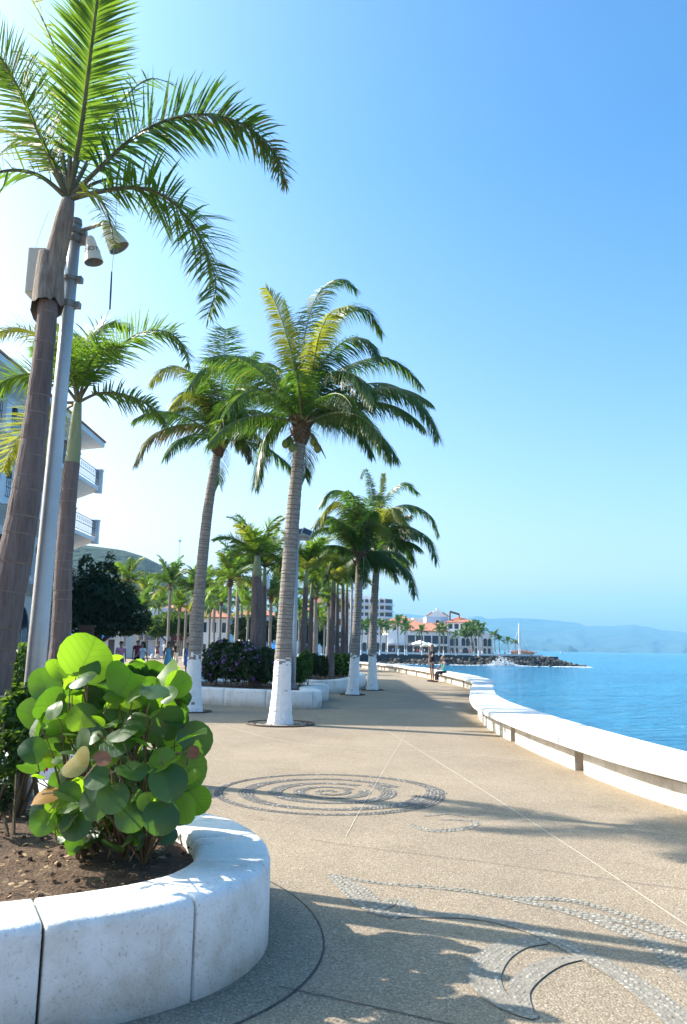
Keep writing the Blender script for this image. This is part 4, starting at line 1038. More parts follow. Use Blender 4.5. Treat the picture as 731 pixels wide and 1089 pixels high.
plaza = [
    (131, 72, 612, fb, 'yellow-green palm whose crown tops the dark round tree'),
    (153, 82, 624, fb, 'yellowish palm between the dark round tree and the walkers in dresses'),
    (178, 66, 616, fa, 'palm with slim pale trunk above the far walking couple'),
    (196, 78, 622, fa, 'thin palm just left of the slender browning palm trunk'),
    (203, 92, 632, fc, 'small palm in the gap against the slender browning palm trunk'),
    (241, 52, 618, fb, 'bright yellow-green palm right of the slender browning palm trunk'),
    (250, 60, 612, fa, 'taller green palm directly behind the bright yellow-green one'),
    (228, 84, 640, fc, 'low palm before the white house left of the flowered bushes'),
    (262, 78, 646, fb, 'low bright palm left of the thick dark royal palm'),
    (287, 60, 636, fa, 'palm between the thick dark royal palm and the tallest palm'),
    (294, 84, 645, fc, 'small far palm over the blue parasol'),
    (337, 70, 655, fb, 'yellow-green palm in the gap left of the bright crownshaft palm'),
    (345, 92, 662, fa, 'low green palm in front of the white-walled house'),
    (318, 80, 652, fc, 'palm seen just right of the tallest palm trunk'),
    (342, 110, 668, fc, 'far small palm left of the bright crownshaft palm'),
    (310, 96, 662, fb, 'small palm behind the foot of the tallest palm'),
    (147, 58, 640, fa, 'leafy palm at the right edge of the dark round tree'),
    (166, 98, 636, fb, 'small palm between the two slim palms above the far couple'),
    (188, 70, 640, fb, 'low green palm over the white-shirted far walker'),
    (214, 66, 630, fa, 'palm rising directly right of the slender browning palm trunk'),
    (222, 100, 648, fa, 'small low palm above the person in magenta'),
    (234, 72, 640, fc, 'palm hidden between the bright yellow-green palm and its neighbour'),
    (256, 92, 634, fb, 'far palm filling the gap left of the thick dark royal palm'),
    (300, 70, 628, fa, 'palm crown tucked against the left side of the tallest palm trunk'),
    (334, 56, 632, fa, 'palm crown filling the gap right of the flowered planter royal palms'),
    (348, 62, 640, fb, 'green palm behind the bright crownshaft palm')]
for px, Y, cy_, pr, lab in plaza: put_far(pr, px, 700, Y, cy_ + (6 if px < 200 else 0), lab, GP, wsc=.8 if px < 205 else .92)
GB = 'palms in a row before the white buildings across the bay'
bay = [(384, 190, 668, fc), (391, 205, 666, fa), (404, 195, 667, fc), (411, 212, 668, fa), (424, 205, 664, fc), (431, 215, 666, fa), (433, 200, 669, fc), (449, 218, 672, fc), (467, 212, 671, fc), (472, 219, 670, fa), (485, 216, 676, fc),
       (504, 216, 672, fa), (509, 221, 668, fc), (513, 227, 671, fa), (527, 232, 676, fc), (531, 226, 680, fa), (541, 229, 682, fc), (548, 232, 684, fc)]
blab = ['first palm of the bay row right of the thin lamp pole', 'slim palm of the bay row between the two white-footed trunks', 'palm just right of the sea-side palm trunk, below the block of flats', 'second palm right of the sea-side palm trunk on the bay',
        'left palm of the trio before the left red hipped roof', 'middle palm of the trio before the left red hipped roof', 'right palm of the trio before the left red hipped roof', 'small lone palm above the white parasols',
        'left palm of the tight pair before the end of the long red roof', 'right palm of the tight pair before the end of the long red roof', 'small palm before the left end of the arcaded wing', 'left palm of the group before the arched windows',
        'tallest palm of the group before the arched windows', 'right palm of the group before the arched windows', 'palm at the right corner of the arcaded wing', 'low palm just right of the arcaded wing',
        'palm beside the white mast, left one of two', 'last palm before the white mast on the point']
for (px, Y, cy_, pr), lab in zip(bay, blab): put_far(pr, px, 694, Y, cy_, lab, GB, wsc=.85)

# ---- leafy masses
def leafcloud(mb, blobs, n, size, mi=0, flat=0.6, fold=False, mats=(0,)):
    tot = sum(b[1][0] * b[1][1] * b[1][2] for b in blobs)
    for c, r in blobs:
        c = V(c); k = int(n * r[0] * r[1] * r[2] / tot) + 1
        for i in range(k):
            d = V((rng.gauss(0, 1), rng.gauss(0, 1), rng.gauss(0, 1))).normalized(); rad_ = rng.uniform(.35, 1.0) ** .45
            rad_ *= 1 + .22 * noise.noise(V((d.x * 2.5 + c.x, d.y * 2.5 + c.y, d.z * 2.5 + c.z)))
            p = c + V((d.x * r[0], d.y * r[1], d.z * r[2])) * rad_
            nrm = (d * flat + V((rng.uniform(-1, 1), rng.uniform(-1, 1), rng.uniform(-.3, 1)))).normalized()
            a = nrm.orthogonal().normalized(); q = Matrix.Rotation(rng.uniform(0, 6.28), 3, nrm); a = q @ a; b = nrm.cross(a)
            s = size * rng.uniform(.6, 1.25)
            k0 = len(mb.v)
            mb.v += [p - a * s, p + b * s * .42 + nrm * s * .12, p + a * s - UP * s * .15, p - b * s * .42 + nrm * s * .12]
            mb.f.append([k0, k0 + 1, k0 + 2, k0 + 3]); mb.m.append(mats[int(rng.random() * len(mats))])
def tree(label, base, blobs, n, size, m, trunk_r, name='leafy_tree', group=None, limbs=6):
    th = thing(name, label, 'tree', base, group)
    mb = MB(); top = sum((V(b[0]) for b in blobs), V()) / len(blobs)
    mb.tube([base - V((0, 0, .1)), base.lerp(top, .4) + V((.1, 0, 0)), top], [trunk_r, trunk_r * .75, trunk_r * .3], 9)
    for b in blobs[:limbs]:
        mb.tube([base.lerp(top, .35), base.lerp(V(b[0]), .7) + V((0, 0, .2)), V(b[0])], [trunk_r * .5, trunk_r * .3, .02], 6)
    mb.build('trunk', 'bark', th)
    mb = MB(); leafcloud(mb, blobs, n, size); mb.build('crown', m, th)
    return th
def B(x, y, Y, rx, rz, ry=None):
    c = D(x, y, Y); s = Y / 850 * 1.0
    return (c, (rx * s, (ry or rx) * s, rz * s))
rng = random.Random(51)
Yt = 46
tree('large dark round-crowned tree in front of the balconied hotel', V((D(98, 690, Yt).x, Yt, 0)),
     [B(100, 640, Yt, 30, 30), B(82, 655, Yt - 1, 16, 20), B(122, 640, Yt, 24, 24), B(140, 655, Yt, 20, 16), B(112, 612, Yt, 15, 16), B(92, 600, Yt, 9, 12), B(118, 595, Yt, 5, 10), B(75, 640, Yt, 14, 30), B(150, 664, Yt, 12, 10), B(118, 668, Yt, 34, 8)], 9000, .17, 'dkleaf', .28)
tree('dark bushy tree behind the far walking couple', V((D(182, 690, 96).x, 96, 0)),
     [B(176, 664, 96, 20, 12), B(190, 662, 96, 18, 12), B(166, 668, 96, 12, 9), B(200, 668, 96, 12, 10)], 2600, .34, 'mdleaf', .25)
tree('dark shade tree between the plaza houses and the flowered bushes', V((D(268, 690, 90).x, 90, 0)),
     [B(262, 668, 90, 18, 12), B(280, 672, 90, 14, 12), B(296, 668, 90, 12, 14)], 2200, .32, 'dkleaf', .25)
tree('green bushy tree left of the red-roofed house behind the right planters', V((D(322, 690, 100).x, 100, 0)),
     [B(318, 668, 100, 12, 14), B(332, 674, 100, 12, 10), B(350, 678, 100, 12, 9)], 1800, .34, 'dkleaf', .25)
tree('round green tree on the terrace of the tower house across the bay', V((D(503, 690, 236).x, 236, 0)),
     [B(501, 668, 236, 9, 7), B(495, 672, 236, 6, 5), B(507, 671, 236, 5, 5)], 900, .8, 'mdleaf', .3)

def bush(label, blobs, n, size, m, name='bush', group=None, extra=None, base=None):
    c = sum((V(b[0]) for b in blobs), V()) / len(blobs)
    th = thing(name, label, 'bush', base or (c.x, c.y, .38), group); o = V(th.location)
    mb = MB()
    for b in blobs:
        for k in range(4): mb.tube([V((b[0].x + rng.uniform(-.2, .2), b[0].y + rng.uniform(-.2, .2), .3)), V(b[0]) + V((rng.uniform(-.2, .2), rng.uniform(-.2, .2), .1))], [.015, .006], 5)
    mb.build('stem', 'stem', th)
    mb = MB(); leafcloud(mb, blobs, n, size); mb.build('foliage', m, th)
    if extra:
        mb = MB()
        for b in blobs:
            for k in range(extra[1]):
                d = V((rng.gauss(0, 1), rng.gauss(0, 1) - .5, rng.gauss(0, 1))).normalized(); p = V(b[0]) + V((d.x * b[1][0], d.y * b[1][1], d.z * b[1][2])) * 1.0
                for q in range(7):
                    pp = p + V((rng.gauss(0, .03), rng.gauss(0, .03), rng.gauss(0, .03))); s = .025
                    a = V((rng.gauss(0, 1), rng.gauss(0, 1), rng.gauss(0, 1))).normalized(); b2 = a.orthogonal().normalized() * s; a *= s
                    k0 = len(mb.v); mb.v += [pp - a, pp + b2, pp + a, pp - b2]; mb.f.append([k0, k0 + 1, k0 + 2, k0 + 3]); mb.m.append(0)
        mb.build('blossoms', extra[0], th)
    return th
rng = random.Random(52)
GBU = 'bushes filling the white planters'
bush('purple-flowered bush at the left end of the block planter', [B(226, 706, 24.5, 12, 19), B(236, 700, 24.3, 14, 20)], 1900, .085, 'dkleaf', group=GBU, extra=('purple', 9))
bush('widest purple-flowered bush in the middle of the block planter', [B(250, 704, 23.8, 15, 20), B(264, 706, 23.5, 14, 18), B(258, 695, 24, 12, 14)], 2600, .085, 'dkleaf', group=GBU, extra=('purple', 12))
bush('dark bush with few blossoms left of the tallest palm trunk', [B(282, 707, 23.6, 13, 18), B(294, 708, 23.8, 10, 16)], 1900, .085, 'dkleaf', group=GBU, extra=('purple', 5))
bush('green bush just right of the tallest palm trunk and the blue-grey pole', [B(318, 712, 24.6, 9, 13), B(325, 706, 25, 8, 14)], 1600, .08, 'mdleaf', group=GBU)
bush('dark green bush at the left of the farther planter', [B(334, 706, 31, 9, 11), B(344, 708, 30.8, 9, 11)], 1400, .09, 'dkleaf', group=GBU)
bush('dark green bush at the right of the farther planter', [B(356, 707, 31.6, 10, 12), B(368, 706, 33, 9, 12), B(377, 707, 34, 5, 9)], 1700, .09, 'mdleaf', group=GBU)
bush('low leafy bush behind the big round-leaved shrub, right of the slim royal palm', [B(70, 760, 9.9, 34, 40), B(110, 765, 9.6, 32, 34), B(40, 745, 10.2, 26, 36)], 3600, .06, 'mdleaf')
bush('light green weedy bush between the left royal palm and the lamp pole', [B(22, 715, 9.6, 12, 30), B(30, 755, 9.4, 16, 30), B(8, 760, 9.4, 14, 34)], 1800, .05, 'mdleaf')
hb_ = bush('small hibiscus shrub at the foot of the lamp pole with one red flower', [B(12, 765, 5.95, 22, 28), B(34, 782, 5.9, 26, 18), B(6, 805, 5.8, 18, 26), B(30, 750, 6.0, 18, 20), B(46, 775, 6.1, 16, 14)], 2400, .038, 'mdleaf', name='hibiscus_shrub', base=(D(20, 860, 5.9).x, 5.9, .37))
fm = MB(); c = D(48, 812, 5.75)
for k in range(6):
    a = k * 1.05; d = V((cos(a), -.3, sin(a)))
    e = V((-sin(a), 0, cos(a)))
    fm.add([c, c + d * .03 + e * .02, c + d * .058 + V((0, -.01, 0)), c + d * .03 - e * .02], [(0, 1, 2, 3)])
fm.tube([c, c + V((.01, -.03, -.03)), c + V((.015, -.04, -.055))], [.003, .003, .005], 5)
fm.tube([c, D(43, 800, 5.85), D(38, 786, 5.9)], .003, 5)
fm.build('red_flower', 'red', hb_)
bush('tiny dark plant at the left edge on the soil', [B(0, 845, 5.4, 14, 16)], 350, .03, 'dkleaf')

# ---- sea grape: the big round-leaved shrub
def round_leaf(mb, p, stem_dir, nrm, R, mi, cup=None):
    cup = rng.uniform(.05, .30) if cup is None else cup
    nrm = V(nrm).normalized(); sd = V(stem_dir); sd = (sd - nrm * sd.dot(nrm)).normalized(); sx_ = sd.cross(nrm)
    k = len(mb.v); nr, na = 3, 16; wv = rng.uniform(0, 6.28); wa = rng.uniform(.02, .07); fold = rng.uniform(.0, .55)
    mb.v.append(V(p)); mb.uv[k] = (0, 0)
    for r in range(1, nr + 1):
        for j in range(na):
            a = 2 * pi * j / na; f = r / nr; x, y = sin(a) * f, -cos(a) * f
            notch = max(0, 1 - min(abs(a), abs(a - 2 * pi)) / .45)       # heart-shaped notch at the stem
            y2 = y + (notch * .26 * f)
            x2 = x * 1.04
            z = -cup * (f * f) - cup * .6 * y * abs(y) + fold * abs(x) + wa * 1.3 * sin(3 * a + wv) * f * f + .02 * sin(9 * a + wv) * f * f
            q = V(p) + (sx_ * x2 + sd * y2 + nrm * z) * R
            mb.uv[len(mb.v)] = (x, y); mb.v.append(q)
    for j in range(na): mb.f.append([k, k + 1 + j, k + 1 + (j + 1) % na]); mb.m.append(mi)
    for r in range(nr - 1):
        for j in range(na):
            a = k + 1 + r * na; mb.f.append([a + j, a + na + j, a + na + (j + 1) % na, a + (j + 1) % na]); mb.m.append(mi)
rng = random.Random(77)
gb = V((-1.28, 4.85, .36))
sg_ = thing('sea_grape_shrub', 'big shrub of large round glossy leaves, a few yellow, in the near planter', 'shrub', gb)
leaves = [  # (px, py, Y, radius px, stem dir (x, z), normal (x,y,z), material)
    (93, 699, 4.55, 29, (.5, 1), (.25, 1, .25), 0), (134, 728, 4.45, 28, (.7, .8), (.35, 1, .3), 0), (170, 746, 4.5, 20, (.9, .5), (-.2, 1, .5), 0),
    (178, 708 + 12, 4.6, 20, (1, .5), (.6, .6, -.7), 0), (190, 722 + 6, 4.55, 15, (.8, .4), (-.5, .8, .4), 0), (62, 712, 4.8, 14, (-.4, 1), (.4, 1, .1), 0),
    (48, 728, 4.9, 18, (-.5, 1), (.3, 1, .2), 1), (58, 752, 4.8, 22, (-.8, .4), (-.3, 1, .3), 1), (88, 752, 4.7, 20, (-.3, .9), (.3, 1, .4), 0),
    (116, 760, 4.6, 18, (.2, .9), (0, .6, .9), 1), (148, 752, 4.5, 22, (.3, .8), (.3, 1, .2), 1), (152, 792, 4.35, 18, (.6, -.2), (.2, .3, 1), 0),
    (182, 770, 4.45, 24, (.6, .8), (-.5, .9, .3), 1), (206, 788, 4.5, 24, (1, .3), (-.5, .9, .2), 1), (200, 818, 4.45, 24, (.8, -.8), (-.4, 1, 0), 0),
    (209, 850, 4.5, 18, (.7, -.9), (-.3, 1, .1), 0), (172, 812, 4.3, 20, (.9, .3), (-.4, -.5, .8), 0), (178, 832, 4.25, 24, (.3, -1), (.2, -1, .5), 1),
    (196, 870 - 10, 4.4, 19, (.3, -1), (.5, .9, 0), 0), (172, 868, 4.25, 22, (.1, -1), (.3, -.8, .4), 1), (160, 852, 4.3, 16, (-.3, -1), (-.6, .7, .3), 0),
    (98, 788, 4.5, 20, (-.4, .4), (0, -1, .5), 1), (125, 790, 4.3, 22, (.5, -.2), (.1, -.9, .6), 1), (140, 820, 4.25, 20, (.2, -.7), (0, -.6, .9), 1),
    (84, 812, 4.25, 20, (-.6, .5), (-.1, -1, .6), 2), (109, 807, 4.15, 11, (.6, .5), (.2, -.6, .8), 4), (104, 828, 4.2, 17, (-.7, -.3), (.1, -.6, 1), 1),
    (72, 845, 4.3, 17, (.9, -.2), (0, -.4, 1), 1), (49, 846, 4.4, 19, (-1, -.1), (0, -.55, 1), 3), (120, 848, 4.25, 20, (.1, -1), (0, -1, .4), 1),
    (46, 874, 4.5, 16, (-.4, -.9), (.1, -1, .3), 1), (80, 876, 4.4, 20, (-.2, -1), (.2, -1, .3), 1), (139, 868, 4.3, 19, (.3, -1), (-.2, -1, .3), 1),
    (65, 778, 4.7, 18, (-1, .2), (-.2, .8, .6), 0), (60, 800 - 10, 4.8, 16, (-.9, -.2), (.1, 1, .3), 1), (36, 760, 5.0, 18, (-1, .3), (.2, 1, .3), 1),
    (126, 705 + 50, 4.55, 15, (.3, .9), (-.5, .9, .2), 0), (84, 735, 4.75, 18, (-.3, 1), (.1, 1, .3), 0), (106, 742, 4.65, 17, (.1, 1), (.3, .9, .4), 1),
    (206, 800, 4.3, 8, (1, -.2), (.2, -.9, .4), 4), (189, 790, 4.6, 20, (.8, .2), (.1, 1, .3), 0), (160, 775, 4.55, 20, (.4, .5), (-.1, 1, .3), 1)]
lm = MB(); stems = MB()
roots = [gb + V((rng.uniform(-.28, .3), rng.uniform(-.15, .2), 0)) for _ in range(7)]
mats_g = ['grape', 'grape_d', 'grape_y', 'grape_o', 'grape_b']
special = {}
def add_leaf(mb, p, R, sdir, nrm, mi):
    round_leaf(mb, p, sdir, nrm, R, mi)
    sd_ = V(sdir).normalized(); a = p - sd_ * R * .80
    r = min(roots, key=lambda q: (q - p).length + rng.uniform(0, .15)); m_ = r.lerp(a, .6) + V((rng.uniform(-.05, .05), .03, .08))
    if rng.random() < .3: stems.tube([r, m_, a - sd_ * .04, a], [.008, .006, .004, .003], 5)
    else: q_ = a - sd_ * rng.uniform(.05, .12) - V((0, 0, .03)); stems.tube([q_, a], [.004, .003], 4)
for (x, y, Y, Rp, sdr, nr, mi) in leaves:
    p = D(x, y, Y); R = Rp * Y / 850 * (.98 if y < 765 else .84); nr = V(nr).normalized() + V((rng.uniform(-.35, .35), rng.uniform(-.2, .2), rng.uniform(-.3, .35)))
    if mi >= 2:
        mb = MB(); add_leaf(mb, p, R, (sdr[0], 0, sdr[1]), nr, 0)
        o = mb.build('leaf', mats_g[mi], sg_, smooth=True)
        o['label'] = {2: 'green leaf turning yellow', 3: 'orange-yellow leaf low at the left', 4: 'small brown leaf'}[mi]
    else: add_leaf(lm, p, R, (sdr[0], 0, sdr[1]), nr, mi)
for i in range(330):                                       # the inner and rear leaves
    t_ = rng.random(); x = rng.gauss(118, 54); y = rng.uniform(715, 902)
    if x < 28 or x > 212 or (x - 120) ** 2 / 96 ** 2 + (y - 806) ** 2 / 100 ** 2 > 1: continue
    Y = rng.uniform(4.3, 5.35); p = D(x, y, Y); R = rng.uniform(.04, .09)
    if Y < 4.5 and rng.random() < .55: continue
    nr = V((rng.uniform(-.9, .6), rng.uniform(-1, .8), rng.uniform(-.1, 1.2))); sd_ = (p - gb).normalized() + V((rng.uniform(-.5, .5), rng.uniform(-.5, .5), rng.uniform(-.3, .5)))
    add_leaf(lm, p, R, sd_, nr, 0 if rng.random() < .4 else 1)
for i in range(95):                                        # extra rear leaves, added to thicken the shrub's shadow on the pavement
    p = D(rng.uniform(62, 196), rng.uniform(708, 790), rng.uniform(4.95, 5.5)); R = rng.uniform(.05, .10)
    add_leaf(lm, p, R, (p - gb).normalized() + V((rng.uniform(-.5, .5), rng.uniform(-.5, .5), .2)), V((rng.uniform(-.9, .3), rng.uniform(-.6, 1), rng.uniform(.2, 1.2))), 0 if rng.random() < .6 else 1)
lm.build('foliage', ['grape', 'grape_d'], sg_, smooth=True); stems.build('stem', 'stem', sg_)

# dry leaves and clods on the near soil
rng = random.Random(78)
lt = MB()
for i in range(1100):
    x = rng.uniform(-3.4, -.85); y = rng.uniform(3.7, 5.9)
    if (x + .85) ** 2 + (y - 4.8) ** 2 < .02 or (x > -1.2 and abs(y - 4.8) > .75): continue
    if y < 4.35 - (x + 1) * 0.0 and x > -1.3: continue
    z = .35 + .06 * .3 + .05 * noise.fractal(V((x * 2.2, y * 2.2, 1)), 1, 2, 4) + .03
    s = rng.uniform(.005, .03); a = rng.uniform(0, 6.28); c_ = V((x, y, z)); u = V((cos(a), sin(a), rng.uniform(-.3, .3))) * s; w_ = V((-sin(a), cos(a), rng.uniform(-.5, .5))) * s * .5
    if i % 3: lt.add([c_ - u, c_ + w_, c_ + u, c_ - w_], [(0, 1, 2, 3)], 0)
    else: lt.ball(c_ - V((0, 0, .012)), (s * .7, s * .6, s * .5), 1, 6, 4)
tag(lt.build('leaf_litter', ['litter', 'soil'], origin=(-1.6, 4.6, .36)), 'dry leaf scraps and clods scattered over the brown soil of the near planter', 'leaf litter', kind='stuff')

# ================================================================== STREET FURNITURE
Yp = 6.39
pb_ = G(25, 852, .4); pole_base = V((pb_.x, Yp, .36)); ptop = D(81, 236, Yp)
lp = thing('lamp_pole', 'grey steel pole with clamps in the near planter, carrying horn lamps and a box', 'pole', pole_base)
mb = MB(); mb.tube([pole_base - V((0, 0, .1)), pole_base.lerp(ptop, .3), pole_base.lerp(ptop, .7), ptop], [.080, .073, .058, .050], 24); mb.build('shaft', 'pole', lp, smooth=True)
mb = MB(); mb.tube([pole_base - V((0, 0, .02)), pole_base + V((0, 0, .05))], [.12, .11], 20); mb.build('base_collar', 'poleclamp', lp)
def on_pole(y): 
    u = (852 - y) / (852 - 236); q = D(25 + 56 * u, y, Yp); return q
for y, hh in ((247, .05), (256, .045), (297, .03), (324, .05)):
    c = on_pole(y); mb = MB(); mb.tube([c - V((0, 0, hh / 2)), c + V((0, 0, hh / 2))], [.068, .068], 20)
    mb.box(c.x + .055, c.x + .10, c.y - .03, c.y + .03, c.z - .03, c.z + .02)
    mb.tube([c + V((.08, -.045, 0)), c + V((.08, .045, 0))], .008, 6); mb.build('clamp', 'poleclamp', lp)
mb = MB(); mb.tube([ptop - V((0, 0, .03)), ptop + V((0, 0, .02))], [.056, .05], 20); mb.build('cap', 'poleclamp', lp)
# box behind the palm sheath
bt = D(44, 290, 6.5); bxm = MB()
bh = .21
bxm.box(bt.x - .11, bt.x + .12, 6.45, 6.68, bt.z - bh, bt.z + bh)
eb = tag(bxm.build('equipment_box', 'box', origin=(bt.x, 6.56, bt.z - bh)), 'pale grey metal box strapped high on the pole behind the palm sheath', 'box')
bv = eb.modifiers.new('bevel', 'BEVEL'); bv.width = .008; bv.segments = 2
bl = MB(); bl.box(bt.x - .095, bt.x + .105, 6.437, 6.449, bt.z - bh + .015, bt.z + bh - .015); bl.build('lid', 'box', None)
lid = bpy.data.objects['lid']; lid.parent = eb; lid.location = V((0, 0, 0)) - V(eb.location); 
for z in (.12, -.12): 
    s_ = MB(); s_.box(bt.x + .12, on_pole(290).x - .05, 6.40, 6.44, bt.z + z - .012, bt.z + z + .012); o_ = s_.build('bracket', 'poleclamp', lp)
def horn(name, label, pxa, pxb, Y, r0, r1, text=None, tiltY=-.06):
    a = D(*pxa, Y); b = D(*pxb, Y) + V((0, tiltY, 0)); ax = (b - a).normalized(); L_ = (b - a).length
    th = thing(name, label, 'lamp', a, 'conical horn lamps on the grey pole')
    mb = MB(); n = 28; u_ = ax.orthogonal().normalized(); w_ = ax.cross(u_)
    prof = [(0, .0), (0, r0 * .7), (.03, r0), (L_, r1), (L_, r1 - .006), (.05, r0 - .006), (.04, 0.0)]
    for (t_, r) in prof:
        for j in range(n): q = 2 * pi * j / n; mb.v.append(a + ax * t_ + (u_ * cos(q) + w_ * sin(q)) * max(r, .0005))
    for i in range(len(prof) - 1):
        for j in range(n): mb.f.append([i * n + j, i * n + (j + 1) % n, (i + 1) * n + (j + 1) % n, (i + 1) * n + j]); mb.m.append(0 if i < 4 else 1)
    mb.build('shade', ['horn', 'horn_in'], th, smooth=False)
    mb = MB(); mb.ball(a + ax * (L_ * .45), (.03, .03, .04), 0, 10, 8); mb.build('bulb', 'white', th, smooth=True)
    mb = MB(); pp = on_pole(pxa[1] - 2); mb.tube([V((pp.x + .05, Yp, a.z)), a + V((0, 0, .0))], [.018, .016], 8); mb.build('arm', 'poleclamp', th)
    if text:
        cu = bpy.data.curves.new('t', 'FONT'); cu.body = text; cu.size = .058; cu.align_x = 'CENTER'; cu.align_y = 'CENTER'
        to = bpy.data.objects.new('t', cu); C.objects.link(to); dg = bpy.context.evaluated_depsgraph_get(); dg.update()
        me = bpy.data.meshes.new_from_object(to.evaluated_get(dg)); bpy.data.objects.remove(to)
        bm = bmesh.new(); bm.from_mesh(me); bmesh.ops.subdivide_edges(bm, edges=[e for e in bm.edges if e.calc_length() > .01], cuts=2)
        tt = L_ * .60; rr = r0 + (r1 - r0) * (tt / L_)
        cv = V((0, -1, 0)); u2 = (cv - ax * cv.dot(ax)).normalized(); w2 = u2.cross(ax); w2 = w2 if w2.x > 0 else -w2
        for v in bm.verts:
            t2 = tt - v.co.y; r2 = r0 + (r1 - r0) * (t2 / L_) + .003; q = v.co.x / r2
            v.co = a + ax * t2 + (u2 * cos(q) + w2 * sin(q)) * r2 - V(th.location)
        bm.to_mesh(me); bm.free(); me.materials.clear(); me.materials.append(M['black'])
        o = bpy.data.objects.new('lettering', me); C.objects.link(o); o.parent = th
    return th
horn('horn_lamp', 'smaller pale conical lamp with faded dark lettering, hanging close to the pole', (96, 252), (100, 279), 6.3, .038, .080, 'AUDIOTTA', tiltY=.0)
horn('horn_lamp', 'larger grey conical lamp opening down to the right under the palm fronds', (111, 237), (126, 262), 6.25, .042, .092, tiltY=.03)
# hanging thread with a dark rod
hc = thing('hanging_cord', 'thin cord with a dark rod hanging below the larger conical lamp', 'cord', D(122, 258, 6.2))
mb = MB(); mb.tube([D(125, 200, 6.2), D(122, 260, 6.2), D(119, 290, 6.2)], .0022, 5); mb.tube([D(117, 328, 6.2), D(111, 342, 6.2), D(106, 356, 6.2)], .0022, 5); mb.build('cord', 'thread', hc)
mb = MB(); mb.tube([D(119, 289, 6.2), D(118, 310, 6.2), D(117, 329, 6.2)], [.006, .008, .007], 8); mb.build('rod', 'cable', hc)
# thin slack cord from the dead frond to the ground (left of the palm)
tc_ = MB(); tc_.tube([D(52, 225, 6.3), D(44, 245, 6.32), D(38, 264, 6.4)], .002, 5); tag(tc_.build('loose_cord', 'thread', origin=D(52, 225, 6.3)), 'thin loose cord running down from the palm crown to the grey box', 'cord')

def street_pole(label, px, base_y, Y, top_y, head, zb=0.0, r=.075):
    a = V((D(px, base_y, Y).x, Y, zb)); b = D(px + (base_y - top_y) * .016, top_y, Y); b.x = a.x; 
    th = thing('street_lamp', label, 'street lamp', a)
    mb = MB(); mb.tube([a, a.lerp(b, .3), b], [r, r * .9, r * .7], 14); mb.build('post', 'pole', th, smooth=True)
    mb = MB(); mb.tube([a, a + V((0, 0, .12))], [r * 1.7, r * 1.5], 14); mb.build('base_collar', 'poleclamp', th)
    if head == 'flood':
        mb = MB(); mb.tube([b - V((.25, 0, .05)), b + V((.35, 0, -.05))], .03, 8); mb.build('cross_arm', 'pole', th)
        for dx, tl in ((.28, .4), (.05, -.1)):
            mx = Matrix.Translation(b + V((dx, -.05, .12))) @ Matrix.Rotation(tl, 4, 'Y') @ Matrix.Rotation(-.5, 4, 'X')
            mb = MB(); mb.box(-.16, .16, -.1, .1, -.12, .12, 0, mx); mb.box(-.13, .13, -.108, -.1, -.09, .09, 1, mx); o = mb.build('floodlight', ['box', 'glass'], th)
    elif head == 'globe':
        mb = MB(); mb.tube([b, b + V((0, 0, .12)), b + V((0, 0, .16))], [.05, .09, .12], 14); mb.build('lamp_holder', 'poleclamp', th)
        mb = MB(); mb.tube([b + V((0, 0, .16)), b + V((0, 0, .3)), b + V((0, 0, .75)), b + V((0, 0, .85)), b + V((0, 0, .9))], [.12, .17, .17, .12, .02], 14); mb.build('lamp_shade', 'metalwhite', th, smooth=True)
    return th
street_pole('tall blue-grey lamp pole with two floodlights standing behind the tallest palm trunk', 312, 728, 24.0, 572, 'flood', .36)
street_pole('thin blue-grey lamp pole between the royal palms and the shorter right-hand palm', 373, 715, 34.5, 575, 'flood', .36, .06)
street_pole('lamp post with tall white shade left of the tallest palm trunk', 281, 700, 40, 630, 'globe', 0, .06)

# bollards: small domed stones along the plaza edge
gb0 = None
for (px, py, lab) in ((143, 700, 'leftmost low stone bollard, beside the walking woman in white'), (162, 701, 'low stone bollard just left of the turquoise dress'),
                      (168, 701, 'low stone bollard touching the turquoise dress in view'), (187, 703, 'low stone bollard between the turquoise and the blue dress')):
    p = G(px, py)
    if gb0 is None:
        th = thing('bollard', lab, 'bollard', p, 'low stone bollards on the plaza')
        mb = MB(); mb.tube([p, p + V((0, 0, .1)), p + V((0, 0, .35)), p + V((0, 0, .5)), p + V((0, 0, .56))], [.28, .26, .22, .14, .02], 14); mb.build('dome', 'bollard', th, smooth=True)
        mb = MB(); mb.tube([p - V((0, 0, .02)), p + V((0, 0, .05))], [.33, .32], 14); mb.build('foot', 'wallstone', th)
        reg(th); gb0 = th
    else: dup(gb0, p, 0, 1, lab)

# notice box
p = V((D(92, 700, 40).x, 40, 0)); th = thing('notice_board', 'brown framed notice board on two legs below the dark tree', 'notice board', p)
c = D(92, 673, 40); mb = MB()
mb.box(c.x - .36, c.x + .36, 39.96, 40.04, c.z - .36, c.z + .3); mb.build('board', 'brown', th)
mb = MB(); mb.box(c.x - .24, c.x + .24, 39.94, 39.957, c.z - .26, c.z + .18); mb.build('panel', 'fibre', th)
mb = MB(); mb.box(c.x - .42, c.x + .42, 39.88, 40.12, c.z + .3, c.z + .37); mb.build('roof', 'brown', th)
for s_ in (-1, 1): mb = MB(); mb.box(c.x + s_ * .3 - .03, c.x + s_ * .3 + .03, 39.97, 40.03, -.02, c.z - .36); mb.build('leg', 'brown', th)

